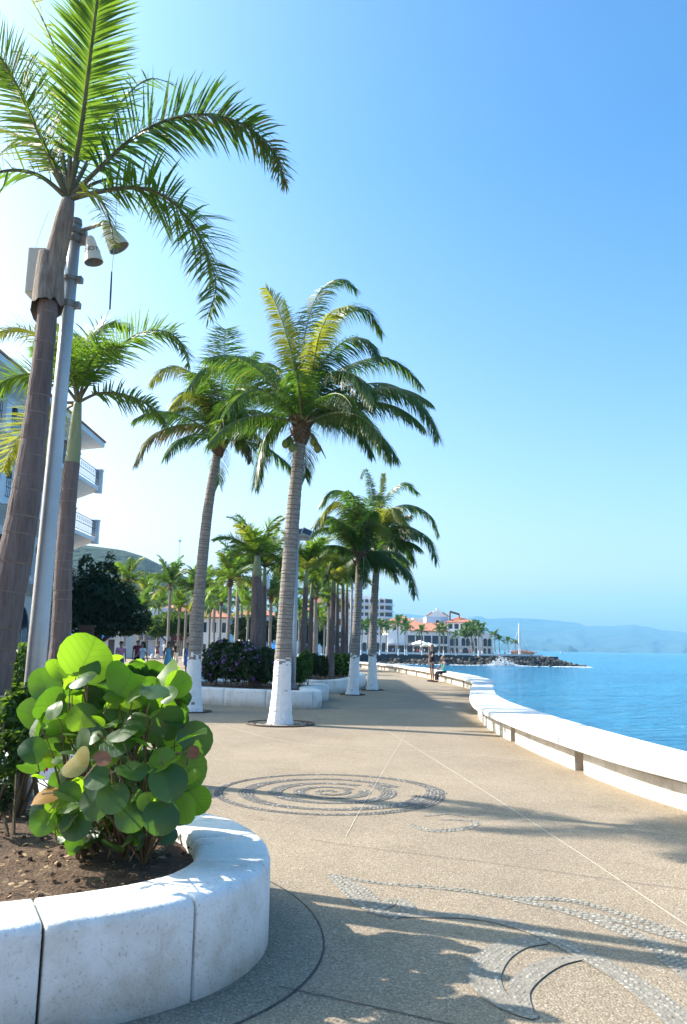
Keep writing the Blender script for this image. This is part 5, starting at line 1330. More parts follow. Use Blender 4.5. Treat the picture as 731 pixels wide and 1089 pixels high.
# ================================================================== BUILDINGS
def frame_mx(O, U, Wd):
    U = V(U).normalized(); Wd = V(Wd).normalized()
    m = Matrix(((U.x, Wd.x, 0, O[0]), (U.y, Wd.y, 0, O[1]), (0, 0, 1, O[2]), (0, 0, 0, 1))); return m
def opening(par, mx, u, z, w, h, arch=False, fr=.08, mf='white', mp='glass', name='window', out=.03, bars=0):
    def outline(w2, h2, z0):
        P = [(-w2 / 2, z0), (w2 / 2, z0)]
        if arch:
            hh = z0 + h2 - w2 / 2; P += [(w2 / 2 * cos(a), hh + w2 / 2 * sin(a)) for a in [pi * k / 10 for k in range(11)]]
        else: P += [(w2 / 2, z0 + h2), (-w2 / 2, z0 + h2)]
        return P
    flip = Matrix(((1, 0, 0, u), (0, 0, 1, 0), (0, 1, 0, z), (0, 0, 0, 1)))
    fo = MB(); A = outline(w + 2 * fr, h + fr * (1 if arch else 2), -fr if not arch else 0); Bq = outline(w, h, 0)
    if not arch and len(A) == len(Bq) or arch:
        n = len(A); vs = []
        for P in (A, Bq):
            for d in (0.001, out + .03): vs += [mx @ flip @ V((x, y, d)) for x, y in P]
        fc = []
        for i in range(n):
            j = (i + 1) % n
            if arch and i == 0: continue
            fc += [(n + i, n + j, 3 * n + j, 3 * n + i), (i, j, n + j, n + i), (2 * n + i, 2 * n + j, 3 * n + j, 3 * n + i)]
        fo.add(vs, fc)
    f = fo.build(name, mf, par)
    pn = MB(); pn.prism(Bq, 0.002, out - .012, 0, mx @ flip)
    for k in range(bars):
        x = -w / 2 + w * (k + 1) / (bars + 1); pn.box(x - .02, x + .02, out - .010, out + .01, 0, h - (w / 2 if arch else 0), 1, mx @ Matrix(((1, 0, 0, u), (0, 1, 0, 0), (0, 0, 1, z), (0, 0, 0, 1))))
    pn.build('pane', [mp, mf], f)
    return f
def hip_roof(mb, x0, x1, y0, y1, z0, z1, ov=.4, mi=0, ridge_f=.3):
    x0 -= ov; x1 += ov; y0 -= ov; y1 += ov; d = min(x1 - x0, y1 - y0) / 2 * (1 if ridge_f else 1)
    cxm = (x0 + x1) / 2; cym = (y0 + y1) / 2; w_, h_ = (x1 - x0) / 2, (y1 - y0) / 2
    if w_ > h_: R0, R1 = V((x0 + h_, cym, z1)), V((x1 - h_, cym, z1))
    else: R0, R1 = V((cxm, y0 + w_, z1)), V((cxm, y1 - w_, z1))
    a = [V((x0, y0, z0)), V((x1, y0, z0)), V((x1, y1, z0)), V((x0, y1, z0))]
    lo = [p - V((0, 0, .18)) for p in a]
    vs = a + lo + [R0, R1]
    fs = [(0, 1, 9, 8), (2, 3, 8, 9), (3, 0, 8), (1, 2, 9)] if w_ > h_ else [(0, 1, 8), (1, 2, 9, 8), (2, 3, 9), (3, 0, 8, 9)]
    fs += [(4, 5, 1, 0), (5, 6, 2, 1), (6, 7, 3, 2), (7, 4, 0, 3), (7, 6, 5, 4)]
    mb.add(vs, fs, mi)

# ---- balconied hotel at the left
Y0h, Y1h = 24.9, 48.6; XF = -16.6
ht = thing('hotel', 'white four-storey seafront hotel with curved iron balconies and tiled eaves at the left', 'building', (XF, (Y0h + Y1h) / 2, 0))
mb = MB(); mb.box(XF - 14, XF, Y0h, Y1h, -.1, 13.6); mb.build('wall', 'white', ht)
hm_ = frame_mx((XF, Y0h, 0), (0, 1, 0), (1, 0, 0))
mb = MB()   # eaves: sloped tiled canopy with white soffit and fascia
for (za, zb_, xa, xb, mi) in ((13.55, 14.05, XF - .2, -15.15, 0),):
    mb.add([(xa, Y0h - .6, 13.55), (xb, Y0h - .6, 13.75), (xb, Y1h + .5, 13.75), (xa, Y1h + .5, 13.55),
            (xa, Y0h - .6, 14.0), (xb, Y0h - .6, 14.05), (xb, Y1h + .5, 14.05), (xa, Y1h + .5, 14.0)],
           [(0, 1, 2, 3), (1, 5, 6, 2), (3, 2, 6, 7), (0, 4, 5, 1)], 0)
mb.build('eaves', 'white', ht)
mb = MB(); mb.add([(XF - 14.5, Y0h - .7, 14.02), (-15.08, Y0h - .7, 14.06), (-15.08, Y1h + .6, 14.06), (XF - 14.5, Y1h + .6, 14.02), (XF - 7, Y0h + 6, 16.8), (XF - 7, Y1h - 6, 16.8)],
                  [(0, 1, 4), (1, 2, 5, 4), (2, 3, 5), (3, 0, 4, 5)]); mb.add([(-15.08, Y0h - .7, 14.055), (-15.08, Y1h + .6, 14.055), (-15.08, Y1h + .6, 14.16), (-15.08, Y0h - .7, 14.16)], [(0, 1, 2, 3)])
mb.build('roof', 'roof', ht)
nb = 5; bw = (Y1h - Y0h) / nb
for fl, z in enumerate((4.7, 7.9, 11.05)):
    mb = MB()   # continuous balcony slab with the heavy curved soffit
    mb.box(XF, -15.1, Y0h, Y1h, z - .22, z)
    mb.add([(XF, Y0h, z - .75), (XF, Y1h, z - .75), (-15.25, Y1h, z - .22), (-15.25, Y0h, z - .22), (XF, Y0h, z - .22), (XF, Y1h, z - .22)], [(0, 3, 2, 1), (0, 4, 3), (1, 2, 5)])
    mb.build('balcony_slab', 'white', ht)
    for b in range(nb + 1):
        y = Y0h + b * bw
        mb = MB(); mb.box(-15.35, -14.95, y - .28 if b else y, y + .28 if b < nb else y, z - .35, z + 1.05)
        mb.box(-15.40, -14.90, y - .32 if b else y, y + .32 if b < nb else y, z + 1.05, z + 1.13); mb.build('balcony_post', 'white', ht)
    for b in range(nb):
        ya, yb = Y0h + b * bw + .3, Y0h + (b + 1) * bw - .3
        mb = MB(); n = 22
        for zz in (.12, .55, 1.0): mb.tube([V((-15.15, ya, z + zz)), V((-15.15, yb, z + zz))], .018, 5)
        for k in range(n + 1): y = ya + (yb - ya) * k / n; mb.tube([V((-15.15, y, z + .12)), V((-15.15, y, z + 1.0))], .011, 4)
        for k in range(0, n, 2):
            y = ya + (yb - ya) * (k + .5) / n; mb.tube([V((-15.15, y + .075 * cos(q), z + .78 + .075 * sin(q))) for q in [2 * pi * j / 8 for j in range(9)]], .009, 4, cap=False)
        mb.build('railing', 'iron', ht)
        opening(ht, hm_, (b + .5) * bw, z + .02, 1.9, 2.4, arch=(fl == 2 or b % 2 == 0), fr=.14, bars=1, name='balcony_door')
        mb = MB(); mb.box(XF + .05, XF + .25, Y0h + (b + .82) * bw, Y0h + (b + .86) * bw + .1, z + 1.6, z + 2.0); mb.build('wall_lamp', 'iron', ht)
for b in range(nb): opening(ht, hm_, (b + .5) * bw, .3, 2.6, 3.2, arch=True, fr=.18, bars=2, name='shop_window')
# end face turned to the camera is out of frame; far end walls
# ---- generic town house facing the camera
def house(label, pxa, pxb, Y, z_eave_px, z_ridge_px, depth, mw='white', roof=True, rows=2, cols=4, arch=False, rmat='roof', name='house', group=None, zb=0.0, wscale=.42, floor0=None, awn=None, roof_over=.5):
    a = D(pxa, z_eave_px, Y); b = D(pxb, z_eave_px, Y); ze = (a.z + b.z) / 2; zr = D((pxa + pxb) / 2, z_ridge_px, Y + depth * .3).z
    th = thing(name, label, 'building', ((a.x + b.x) / 2, Y + depth / 2, zb), group)
    mb = MB(); mb.box(a.x, b.x, Y, Y + depth, zb - .3, ze); mb.box(a.x - .12, b.x + .12, Y - .12, Y + depth, ze - .35, ze - .1); mb.build('wall', mw, th)
    if roof:
        mb = MB(); hip_roof(mb, a.x, b.x, Y, Y + depth, ze, max(zr, ze + .8), roof_over); mb.build('roof', rmat, th)
    else:
        mb = MB(); mb.box(a.x - .15, b.x + .15, Y - .15, Y + depth, ze, ze + .3); mb.build('parapet', mw, th)
    mx = frame_mx((a.x, Y, zb), (1, 0, 0), (0, -1, 0)); W_ = b.x - a.x; H_ = ze - zb; fh = H_ / rows; cw = W_ / cols
    for r in range(rows):
        for c in range(cols):
            w_ = cw * wscale; h_ = fh * (.62 if r == 0 else .5); z = fh * r + (.05 if r == 0 else fh * .22)
            opening(th, mx, (c + .5) * cw, z, w_, h_, arch=arch, fr=.08 * Y / 100, mf=mw if mw != 'cream' else 'white', name='door' if r == 0 and c % 2 else 'window')
    if awn:
        mb = MB(); mb.add([mx @ V((.3, .0, fh * .92)), mx @ V((W_ - .3, .0, fh * .92)), mx @ V((W_ - .3, 1.4, fh * .75)), mx @ V((.3, 1.4, fh * .75)), mx @ V((W_ - .3, 1.4, fh * .68)), mx @ V((.3, 1.4, fh * .68))], [(0, 1, 2, 3), (3, 2, 4, 5)])
        mb.build('awning', awn, th)
    return th
house('low white shop row behind the dark round tree', 30, 128, 88, 668, 662, 8, roof=False, rows=1, cols=6, name='shop_row', awn='umb')
house('blue-grey fronted house with awnings right of the dark round tree', 126, 176, 112, 648, 642, 10, 'blue', roof=False, rows=2, cols=4, name='town_house', awn='grey')
house('cream house with clay roof between the slim pale palm trunks', 168, 204, 118, 650, 641, 10, 'cream', rows=2, cols=3, name='town_house', awn='dkred')
house('white house with red roof edge right of the slender palm trunk', 203, 244, 108, 656, 648, 10, rows=2, cols=4, name='town_house')
house('white two-storey house behind the thick dark royal palm', 246, 296, 122, 654, 645, 10, rows=2, cols=5, name='town_house', awn='wht')
house('pale house with big clay hipped roof above the right planter bushes', 298, 350, 150, 655, 643, 14, rows=2, cols=5, name='town_house', roof_over=1.5)
house('tall white block half hidden between the royal palm trunks', 344, 366, 175, 640, 634, 12, roof=False, rows=4, cols=3, name='town_house')
house('white house with small roof pavilion left of the block of flats', 322, 348, 210, 643, 632, 12, rows=4, cols=3, name='town_house')
house('long white arcade behind the white-footed palm pair', 350, 412, 232, 676, 672, 10, roof=False, rows=1, cols=9, arch=True, name='arcade', wscale=.7)
# ---- block of flats
Yf = 330
fa_ = D(345, 640, Yf); fb_ = D(418, 640, Yf); zt = D(380, 633, Yf).z
bf = thing('block_of_flats', 'wide grey-white block of flats with rows of blue balconies and a rounded right end', 'building', ((fa_.x + fb_.x) / 2, Yf, 0))
mb = MB(); mb.box(fa_.x, fb_.x - 3, Yf, Yf + 14, -.3, zt - 1); mb.tube([V((fb_.x - 3.5, Yf + 3.6, -.3)), V((fb_.x - 3.5, Yf + 3.6, zt - 2.5))], 3.6, 20)
mb.box(fa_.x + 3, fa_.x + 12, Yf + 2, Yf + 10, zt - 1, zt + 1.6); mb.box(fa_.x + 14, fa_.x + 19, Yf + 2, Yf + 8, zt - 1, zt + .4); mb.build('wall', 'white', bf)
nfl = 8; fh = (zt - 1) / nfl; ncol = 12; cw = (fb_.x - 3.5 - fa_.x) / ncol; mx = frame_mx((fa_.x, Yf, 0), (1, 0, 0), (0, -1, 0))
wmesh = None
for r in range(1, nfl):
    mb = MB(); mb.box(fa_.x, fb_.x - 3.5, Yf - .9, Yf, fh * r - .12, fh * r + .12); mb.tube([V((fb_.x - 3.5, Yf + 3.6, fh * r - .12)), V((fb_.x - 3.5, Yf + 3.6, fh * r + .12))], 4.4, 20); mb.build('balcony_slab', 'white', bf)
    mb = MB(); mb.box(fa_.x, fb_.x - 3.5, Yf - .9, Yf - .82, fh * r + .12, fh * r + .8); mb.build('balcony_rail', 'blue', bf)
    mb = MB(); mb.tube([V((fb_.x - 3.5, Yf + 3.6, fh * r + .7)), V((fb_.x - 3.5, Yf + 3.6, fh * r + fh - .35))], 3.65, 20); mb.build('window_band', 'glass', bf)
    for c in range(ncol):
        if wmesh is None:
            m_ = MB(); m_.box(-cw * .34, cw * .34, -.05, .02, 0, fh * .72, 0); o = m_.build('window', 'glass', bf); wmesh = o.data
            # local to the block's base
            o.data.transform(Matrix.Translation(V(bf.location)))
        else:
            o = bpy.data.objects.new('window', wmesh); C.objects.link(o); o.parent = bf
        o.location = V((fa_.x + (c + .5) * cw, Yf - .02, fh * r + .2)) - V(bf.location)
for c in range(ncol + 1):
    mb = MB(); mb.box(fa_.x + c * cw - .12, fa_.x + c * cw + .12, Yf - .95, Yf, 0, zt - 1); mb.build('divider', 'white', bf)

# ---- white buildings across the bay
def bay_box(par, mb_name, pxa, pxb, pyt, pyb, Y, depth, m):
    a = D(pxa, pyb, Y); b = D(pxb, pyt, Y); mb = MB(); mb.box(a.x, b.x, Y, Y + depth, max(-.3, a.z), b.z); return mb.build(mb_name, m, par), a.x, b.x, a.z, b.z
# long red-roofed arcade
th = thing('seafront_arcade', 'long white seafront building with one sloping red roof and dark openings, behind the parasols', 'building', (D(440, 690, 243).x, 243, 0))
_, xa, xb, z0, z1 = bay_box(th, 'wall', 412, 476.5, 671, 695, 243, 10, 'white')
mb = MB(); xr = D(437, 690, 243).x
mb.add([(xr, 242.4, z1), (xb, 242.4, z1), (xb, 252, D(450, 662, 250).z), (xr, 252, D(450, 662, 250).z), (xr, 242.4, z1 - .3), (xb, 242.4, z1 - .3), (xb, 252, z1 - .3), (xr, 252, z1 - .3)], [(0, 1, 2, 3), (4, 5, 1, 0), (5, 6, 2, 1), (7, 4, 0, 3)])
mb.build('roof', 'roof', th)
mx = frame_mx((xa, 243, 0), (1, 0, 0), (0, -1, 0)); Wd = xb - xa
for k in range(7): opening(th, mx, (k + .5) * Wd / 7, .4, Wd / 7 * .82, 2.0, fr=.15, name='window')
for k in range(5): opening(th, mx, 6 + (k + .5) * (Wd - 6) / 5, 3.1, (Wd - 6) / 5 * .86, 2.4, fr=.15, name='window')
mb = MB(); mb.box(xa, xb, 241.2, 243, 2.55, 2.85); mb.build('terrace_slab', 'white', th)
# hipped roof building on its left
house('cream building with a wide red hipped roof right of the sea-side palm trunk', 409, 446, 262, 663, 654, 12, 'cream', rows=3, cols=5, name='town_house', roof_over=1.2)
house('small white block with a brown window between the two red roofs across the bay', 440, 456, 268, 658, 655, 8, roof=False, rows=3, cols=2, name='town_house')
# gabled building
th = thing('gabled_house', 'white and pale blue gabled building with red verge, highest point behind the long red roof', 'building', (D(465, 690, 258).x, 258, 0))
_, xa, xb, z0, z1 = bay_box(th, 'wall', 453.5, 477, 656, 695, 258, 10, 'blue')
zc = D(465, 651.5, 258).z; xm = (xa + xb) / 2
mb = MB(); fl = Matrix(((1, 0, 0, 0), (0, 0, 1, 258), (0, 1, 0, 0), (0, 0, 0, 1)))
mb.prism([(xa, z1), (xb, z1), (xm + 1.6, zc), (xm + .8, zc + .6), (xm - .8, zc + .6), (xm - 1.6, zc)], 0, 1.2, 0, fl); mb.build('gable', 'white', th)
mb = MB(); mb.tube([V((xa - .2, 257.9, z1 + .1)), V((xm - 1.6, 257.9, zc + .15))], .2, 5); mb.tube([V((xb + .2, 257.9, z1 + .1)), V((xm + 1.6, 257.9, zc + .15))], .2, 5); mb.build('verge', 'roof', th)
mb = MB(); mb.ball((xm, 258.3, zc + 1.0), (.45, .3, .5), 0); mb.build('finial', 'white', th)
opening(th, frame_mx((xa, 258, 0), (1, 0, 0), (0, -1, 0)), (xb - xa) / 2, z1 - 2.6, 1.1, 1.5, fr=.15)
# tower house
th = thing('tower_house', 'tallest white house across the bay with red-brown tiled roof and roof beam', 'building', (D(490, 690, 256).x, 256, 0))
_, xa, xb, z0, z1 = bay_box(th, 'wall', 476, 502, 662, 695, 256, 11, 'white')
mb = MB(); hip_roof(mb, xa, xb + 1, 256, 267, z1, D(490, 655, 256).z, .9); mb.build('roof', 'roof', th)
mx = frame_mx((xa, 256, 0), (1, 0, 0), (0, -1, 0)); W_ = xb - xa
for k in range(4): opening(th, mx, (k + .5) * W_ / 4, z1 - 2.1, W_ / 4 * .7, 1.6, fr=.12)
for k in range(3): opening(th, mx, (k + .5) * W_ / 3, z1 - 5.2, W_ / 3 * .4, 1.9, fr=.12, name='balcony_door')
mb = MB(); mb.box(xa, xb, 254.6, 256, z1 - 5.5, z1 - 5.25); mb.build('balcony_slab', 'white', th)
mb = MB(); mb.box(xa, xb, 254.6, 254.75, z1 - 5.25, z1 - 4.4); mb.build('balcony_rail', 'blue', th)
q0 = D(480, 650, 256); q1 = D(490, 653, 256)
mb = MB(); mb.tube([V((q0.x, 259, z1)), q0 + V((0, 3, 0))], .25, 6); mb.tube([q0 + V((0, 3, 0)), q1 + V((0, 3, 0))], .35, 6); mb.tube([V((q1.x, 259, z1)), q1 + V((0, 3, 0))], .2, 6); mb.build('roof_beam', 'brown', th)
# arcaded wing
th = thing('arcaded_wing', 'two-storey white wing with dark arches, right end of the bay buildings', 'building', (D(500, 690, 244).x, 244, 0))
_, xa, xb, z0, z1 = bay_box(th, 'wall', 477, 524, 674.5, 695, 244, 9, 'white')
mb = MB(); mb.box(xa - .1, xb + .1, 243.8, 253.1, z1, z1 + .35); mb.build('parapet', 'white', th)
mx = frame_mx((xa, 244, 0), (1, 0, 0), (0, -1, 0)); W_ = xb - xa
xs = [(.03, .1), (.13, .1), (.29, .1), (.39, .1), (.60, .05), (.78, .1), (.88, .1)]
for u0, wf in xs: opening(th, mx, (u0 + wf / 2) * W_, 2.6, W_ * wf * .86, 2.35, arch=True, fr=.12)
for u0, wf in ((.03, .1), (.13, .1), (.30, .17), (.60, .05), (.78, .08), (.88, .08)): opening(th, mx, (u0 + wf / 2) * W_, .35, W_ * wf * .82, 1.7, arch=True, fr=.1, name='archway')
mb = MB(); mb.box(xa, xb, 243.7, 244, 2.3, 2.45); mb.build('cornice', 'white', th)

# ---- promenade wall, rocks and spray of the point
mb = MB(); pts = [V((x, y, 0)) for x, y in [(-6, 200), (2, 214.8), (8, 221.9), (30, 223.9), (56, 225.9)]]
for a, b in zip(pts[:-1], pts[1:]):
    d = (b - a).normalized(); n_ = V((d.y, -d.x, 0))
    mb.add([a + n_ * -.3, b + n_ * -.3, b + n_ * .3, a + n_ * .3] + [p + V((0, 0, .5)) for p in (a + n_ * -.3, b + n_ * -.3, b + n_ * .3, a + n_ * .3)], [(0, 1, 5, 4), (1, 2, 6, 5), (2, 3, 7, 6), (3, 0, 4, 7), (4, 5, 6, 7)])
tag(mb.build('parapet_wall', 'white', origin=pts[1]), 'low pale parapet wall along the top of the rocky point across the bay', 'wall')
rng = random.Random(61)
rk = None; rocks = []
def rock_mesh(mb, c, s):
    k = len(mb.v); mb.ball(c, (s * rng.uniform(.8, 1.3), s * rng.uniform(.7, 1.1), s * rng.uniform(.55, .85)), 0, 7, 5, Matrix.Rotation(rng.uniform(0, 3), 3, 'Z'))
    for i in range(k, len(mb.v)): v = mb.v[i]; d = noise.noise_vector(v * (1.1 / s)) * s * .38; mb.v[i] = v + d
mb = MB()
for i in range(900):
    x = rng.uniform(2, 66) if i % 3 else rng.uniform(40, 69)
    if x < 57: y = 222 + (x - 8) * .04 - abs(rng.gauss(0, 1.6)) - .3; zt_ = -2.7 + rng.random() * (2.4 if x < 30 else 2.6) * max(.2, 1 - (223 - y) / 5)
    else: y = rng.uniform(222.5, 236); zt_ = -2.7 + rng.random() * 2.4 * max(.08, 1 - (x - 58) / 12)
    rock_mesh(mb, V((x, y, zt_ - .25)), rng.uniform(.25, .72))
tag(mb.build('boulder_bank', 'rock', origin=(40, 222, -2.6)), 'dark heaped boulders along the waterline of the point', 'rocks', kind='stuff')
mb = MB(); c = D(533, 706, 220)
for i in range(900):
    u = rng.gauss(0, 1); x = c.x + u * 2.6; h = (2.7 * math.exp(-(u * 1.1) ** 2) * (.5 + .5 * abs(sin(x * 2.1))) + .2) * rng.random() ** 1.6
    rr_ = rng.uniform(.03, .13); mb.ball((x + rng.gauss(0, .3), 218.5 + rng.gauss(0, .6), -2.6 + h), (rr_ * 1.2, rr_, rr_), 0, 5, 4)
tag(mb.build('wave_spray', 'foam', origin=(c.x, 218.5, -2.6)), 'white wave spray bursting against the boulders of the point', 'spray', kind='stuff')
mb = MB()
for i in range(380):
    x = rng.uniform(10, 68); y = 219.5 + (x - 8) * .02 + rng.gauss(0, .8) if x < 60 else rng.uniform(219, 226)
    a = rng.uniform(.5, 2.4); n_ = 8; k = len(mb.v)
    mb.ball((x, y, -2.62), (a * .7, a * .35, .08), 0, 8, 4)
tag(mb.build('foam', 'foam', origin=(40, 220, -2.6)), 'thin white line of foam on the water round the foot of the point', 'foam', kind='stuff')

# mast and round kiosk at the tip
p = D(553, 695, 228); mt = D(553, 663, 228)
th = thing('mast', 'tall white mast with stays standing on the tip of the point', 'mast', (p.x, 228, 0))
mb = MB(); mb.tube([V((p.x, 228, 0)), V((p.x, 228, mt.z * .5)), V((p.x, 228, mt.z))], [.42, .34, .2], 8); mb.build('spar', 'metalwhite', th)
mb = MB(); mb.tube([V((p.x - .9, 228, mt.z * .62)), V((p.x + .9, 228, mt.z * .62))], .09, 6); mb.box(p.x - .28, p.x + .28, 227.7, 228.3, mt.z * .42, mt.z * .5); mb.build('crosstree', 'metalwhite', th)
mb = MB()
for s_ in (-1, 1): mb.tube([V((p.x, 228, mt.z * .9)), V((p.x + s_ * 3, 228, .2))], .03, 4)
mb.build('stay', 'metalwhite', th)
p = D(556, 694, 232); th = thing('kiosk', 'low round kiosk with salmon roof beside the mast on the point', 'kiosk', (p.x, 232, 0))
mb = MB(); mb.tube([V((p.x, 232, -.05)), V((p.x, 232, .95))], 3.2, 20); mb.build('wall', 'cream', th)
mb = MB(); mb.tube([V((p.x, 232, .95)), V((p.x, 232, 1.12)), V((p.x, 232, 1.7))], [4.2, 4.1, 1.0], 20); mb.build('roof', 'roof', th)

# parasols and people at the bay restaurants
def parasol(label, px, py, Y, r, h, m, group='parasols across the bay'):
    p = V((D(px, py, Y).x, Y, 0)); th = thing('parasol', label, 'parasol', p, group)
    mb = MB(); mb.tube([p, p + V((0, 0, h))], .04 * r, 6); mb.build('pole', 'metalwhite', th)
    mb = MB(); n = 8; a = [p + V((cos(2 * pi * k / n) * r, sin(2 * pi * k / n) * r, h - r * .35)) for k in range(n)]
    k0 = len(mb.v); mb.v += [p + V((0, 0, h + .05))] + a + [q - V((0, 0, .12 * r)) for q in a]
    for k in range(n): mb.f.append([k0, k0 + 1 + k, k0 + 1 + (k + 1) % n]); mb.m.append(0); mb.f.append([k0 + 1 + k, k0 + 1 + n + k, k0 + 1 + n + (k + 1) % n, k0 + 1 + (k + 1) % n]); mb.m.append(0)
    mb.build('canopy', m, th); return th
parasol('left, higher one of the two white parasols across the bay', 447, 690, 229, 2.4, 3.9, 'umbw')
parasol('right, lower one of the two white parasols across the bay', 456, 690, 232, 2.4, 3.3, 'umbw')
parasol('bright blue parasol left of the tallest palm trunk', 290, 700, 62, 1.0, 1.75, 'umb', None)
# antenna on the hill and a tiny boat
a = D(190, 606, 1000); b = D(191, 571, 1000)
th = thing('antenna_mast', 'thin lattice antenna mast on the wooded hill', 'antenna', (a.x, 1000, a.z - 25))
mb = MB(); s_ = 1.1
for dx, dy in ((-s_, -s_), (s_, -s_), (0, s_)): mb.tube([V((a.x + dx, 1000 + dy, a.z - 25)), V((a.x + dx * .4, 1000 + dy * .4, b.z))], .16, 4)
for k in range(16):
    z = a.z - 20 + (b.z - a.z + 20) * k / 16; z2 = z + (b.z - a.z + 20) / 16; f = 1 - .6 * k / 16; mb.tube([V((a.x - s_ * f, 1000 - s_ * f, z)), V((a.x + s_ * f, 1000 - s_ * f, z2))], .1, 4); mb.tube([V((a.x + s_ * f, 1000 - s_ * f, z)), V((a.x - s_ * f, 1000 - s_ * f, z2))], .1, 4)
mb.build('lattice', 'metalwhite', th)
mb = MB(); mb.tube([V((a.x, 1000, b.z)), V((a.x, 1000, b.z + 4))], .12, 5); mb.box(a.x - 1.6, a.x + 1.6, 999, 1001, b.z - 6, b.z - 4); mb.build('aerial', 'metalwhite', th)
c = D(598, 694, 1500); th = thing('sailboat', 'tiny white sailboat far out near the dark islet', 'boat', (c.x, 1500, -2.6))
mb = MB(); mb.add([(c.x - 4, 1500, -1.4), (c.x + 5, 1500, -1.2), (c.x + 3, 1498.8, -2.8), (c.x - 3.4, 1498.8, -2.8), (c.x + 3, 1501.2, -2.8), (c.x - 3.4, 1501.2, -2.8), (c.x - 3.6, 1498.4, -1.4), (c.x - 3.6, 1501.6, -1.4)], [(0, 6, 1), (0, 1, 7), (6, 3, 2, 1), (7, 1, 4, 5), (0, 7, 5, 3, 6)]); mb.build('hull', 'metalwhite', th)
mb = MB(); mb.tube([V((c.x, 1500, -1.4)), V((c.x, 1500, 8.5))], .08, 5); mb.build('mast', 'metalwhite', th)
mb = MB(); mb.add([(c.x, 1500, 8.3), (c.x, 1500, -.6), (c.x - 3.5, 1500.2, -.6), (c.x, 1500.08, 8.3), (c.x, 1500.08, -.6), (c.x - 3.5, 1500.28, -.6)], [(0, 1, 2), (5, 4, 3), (0, 2, 5, 3)]); mb.build('sail', 'metalwhite', th)

# ================================================================== PEOPLE
def skin_mesh(name, joints, edges, lev=2):
    """continuous body: joints {name: (co, rx, ry)}"""
    me = bpy.data.meshes.new(name); names = list(joints); ix = {n: i for i, n in enumerate(names)}
    me.from_pydata([joints[n][0] for n in names], [(ix[a], ix[b]) for a, b in edges], [])
    o = bpy.data.objects.new(name, me); C.objects.link(o)
    o.modifiers.new('skin', 'SKIN'); o.modifiers['skin'].use_smooth_shade = True
    sv = me.skin_vertices[0].data
    for n in names: sv[ix[n]].radius = (joints[n][1], joints[n][2]); sv[ix[n]].use_root = False
    sv[0].use_root = True
    sub = o.modifiers.new('sub', 'SUBSURF'); sub.levels = lev; sub.render_levels = lev
    dg = bpy.context.evaluated_depsgraph_get(); dg.update()
    r = bpy.data.meshes.new_from_object(o.evaluated_get(dg)); bpy.data.objects.remove(o); bpy.data.meshes.remove(me)
    return r
def link_mesh(me, name, mats, parent):
    me.name = name; me.materials.clear()
    for m in mats: me.materials.append(M[m])
    o = bpy.data.objects.new(name, me); C.objects.link(o); o.parent = parent; return o
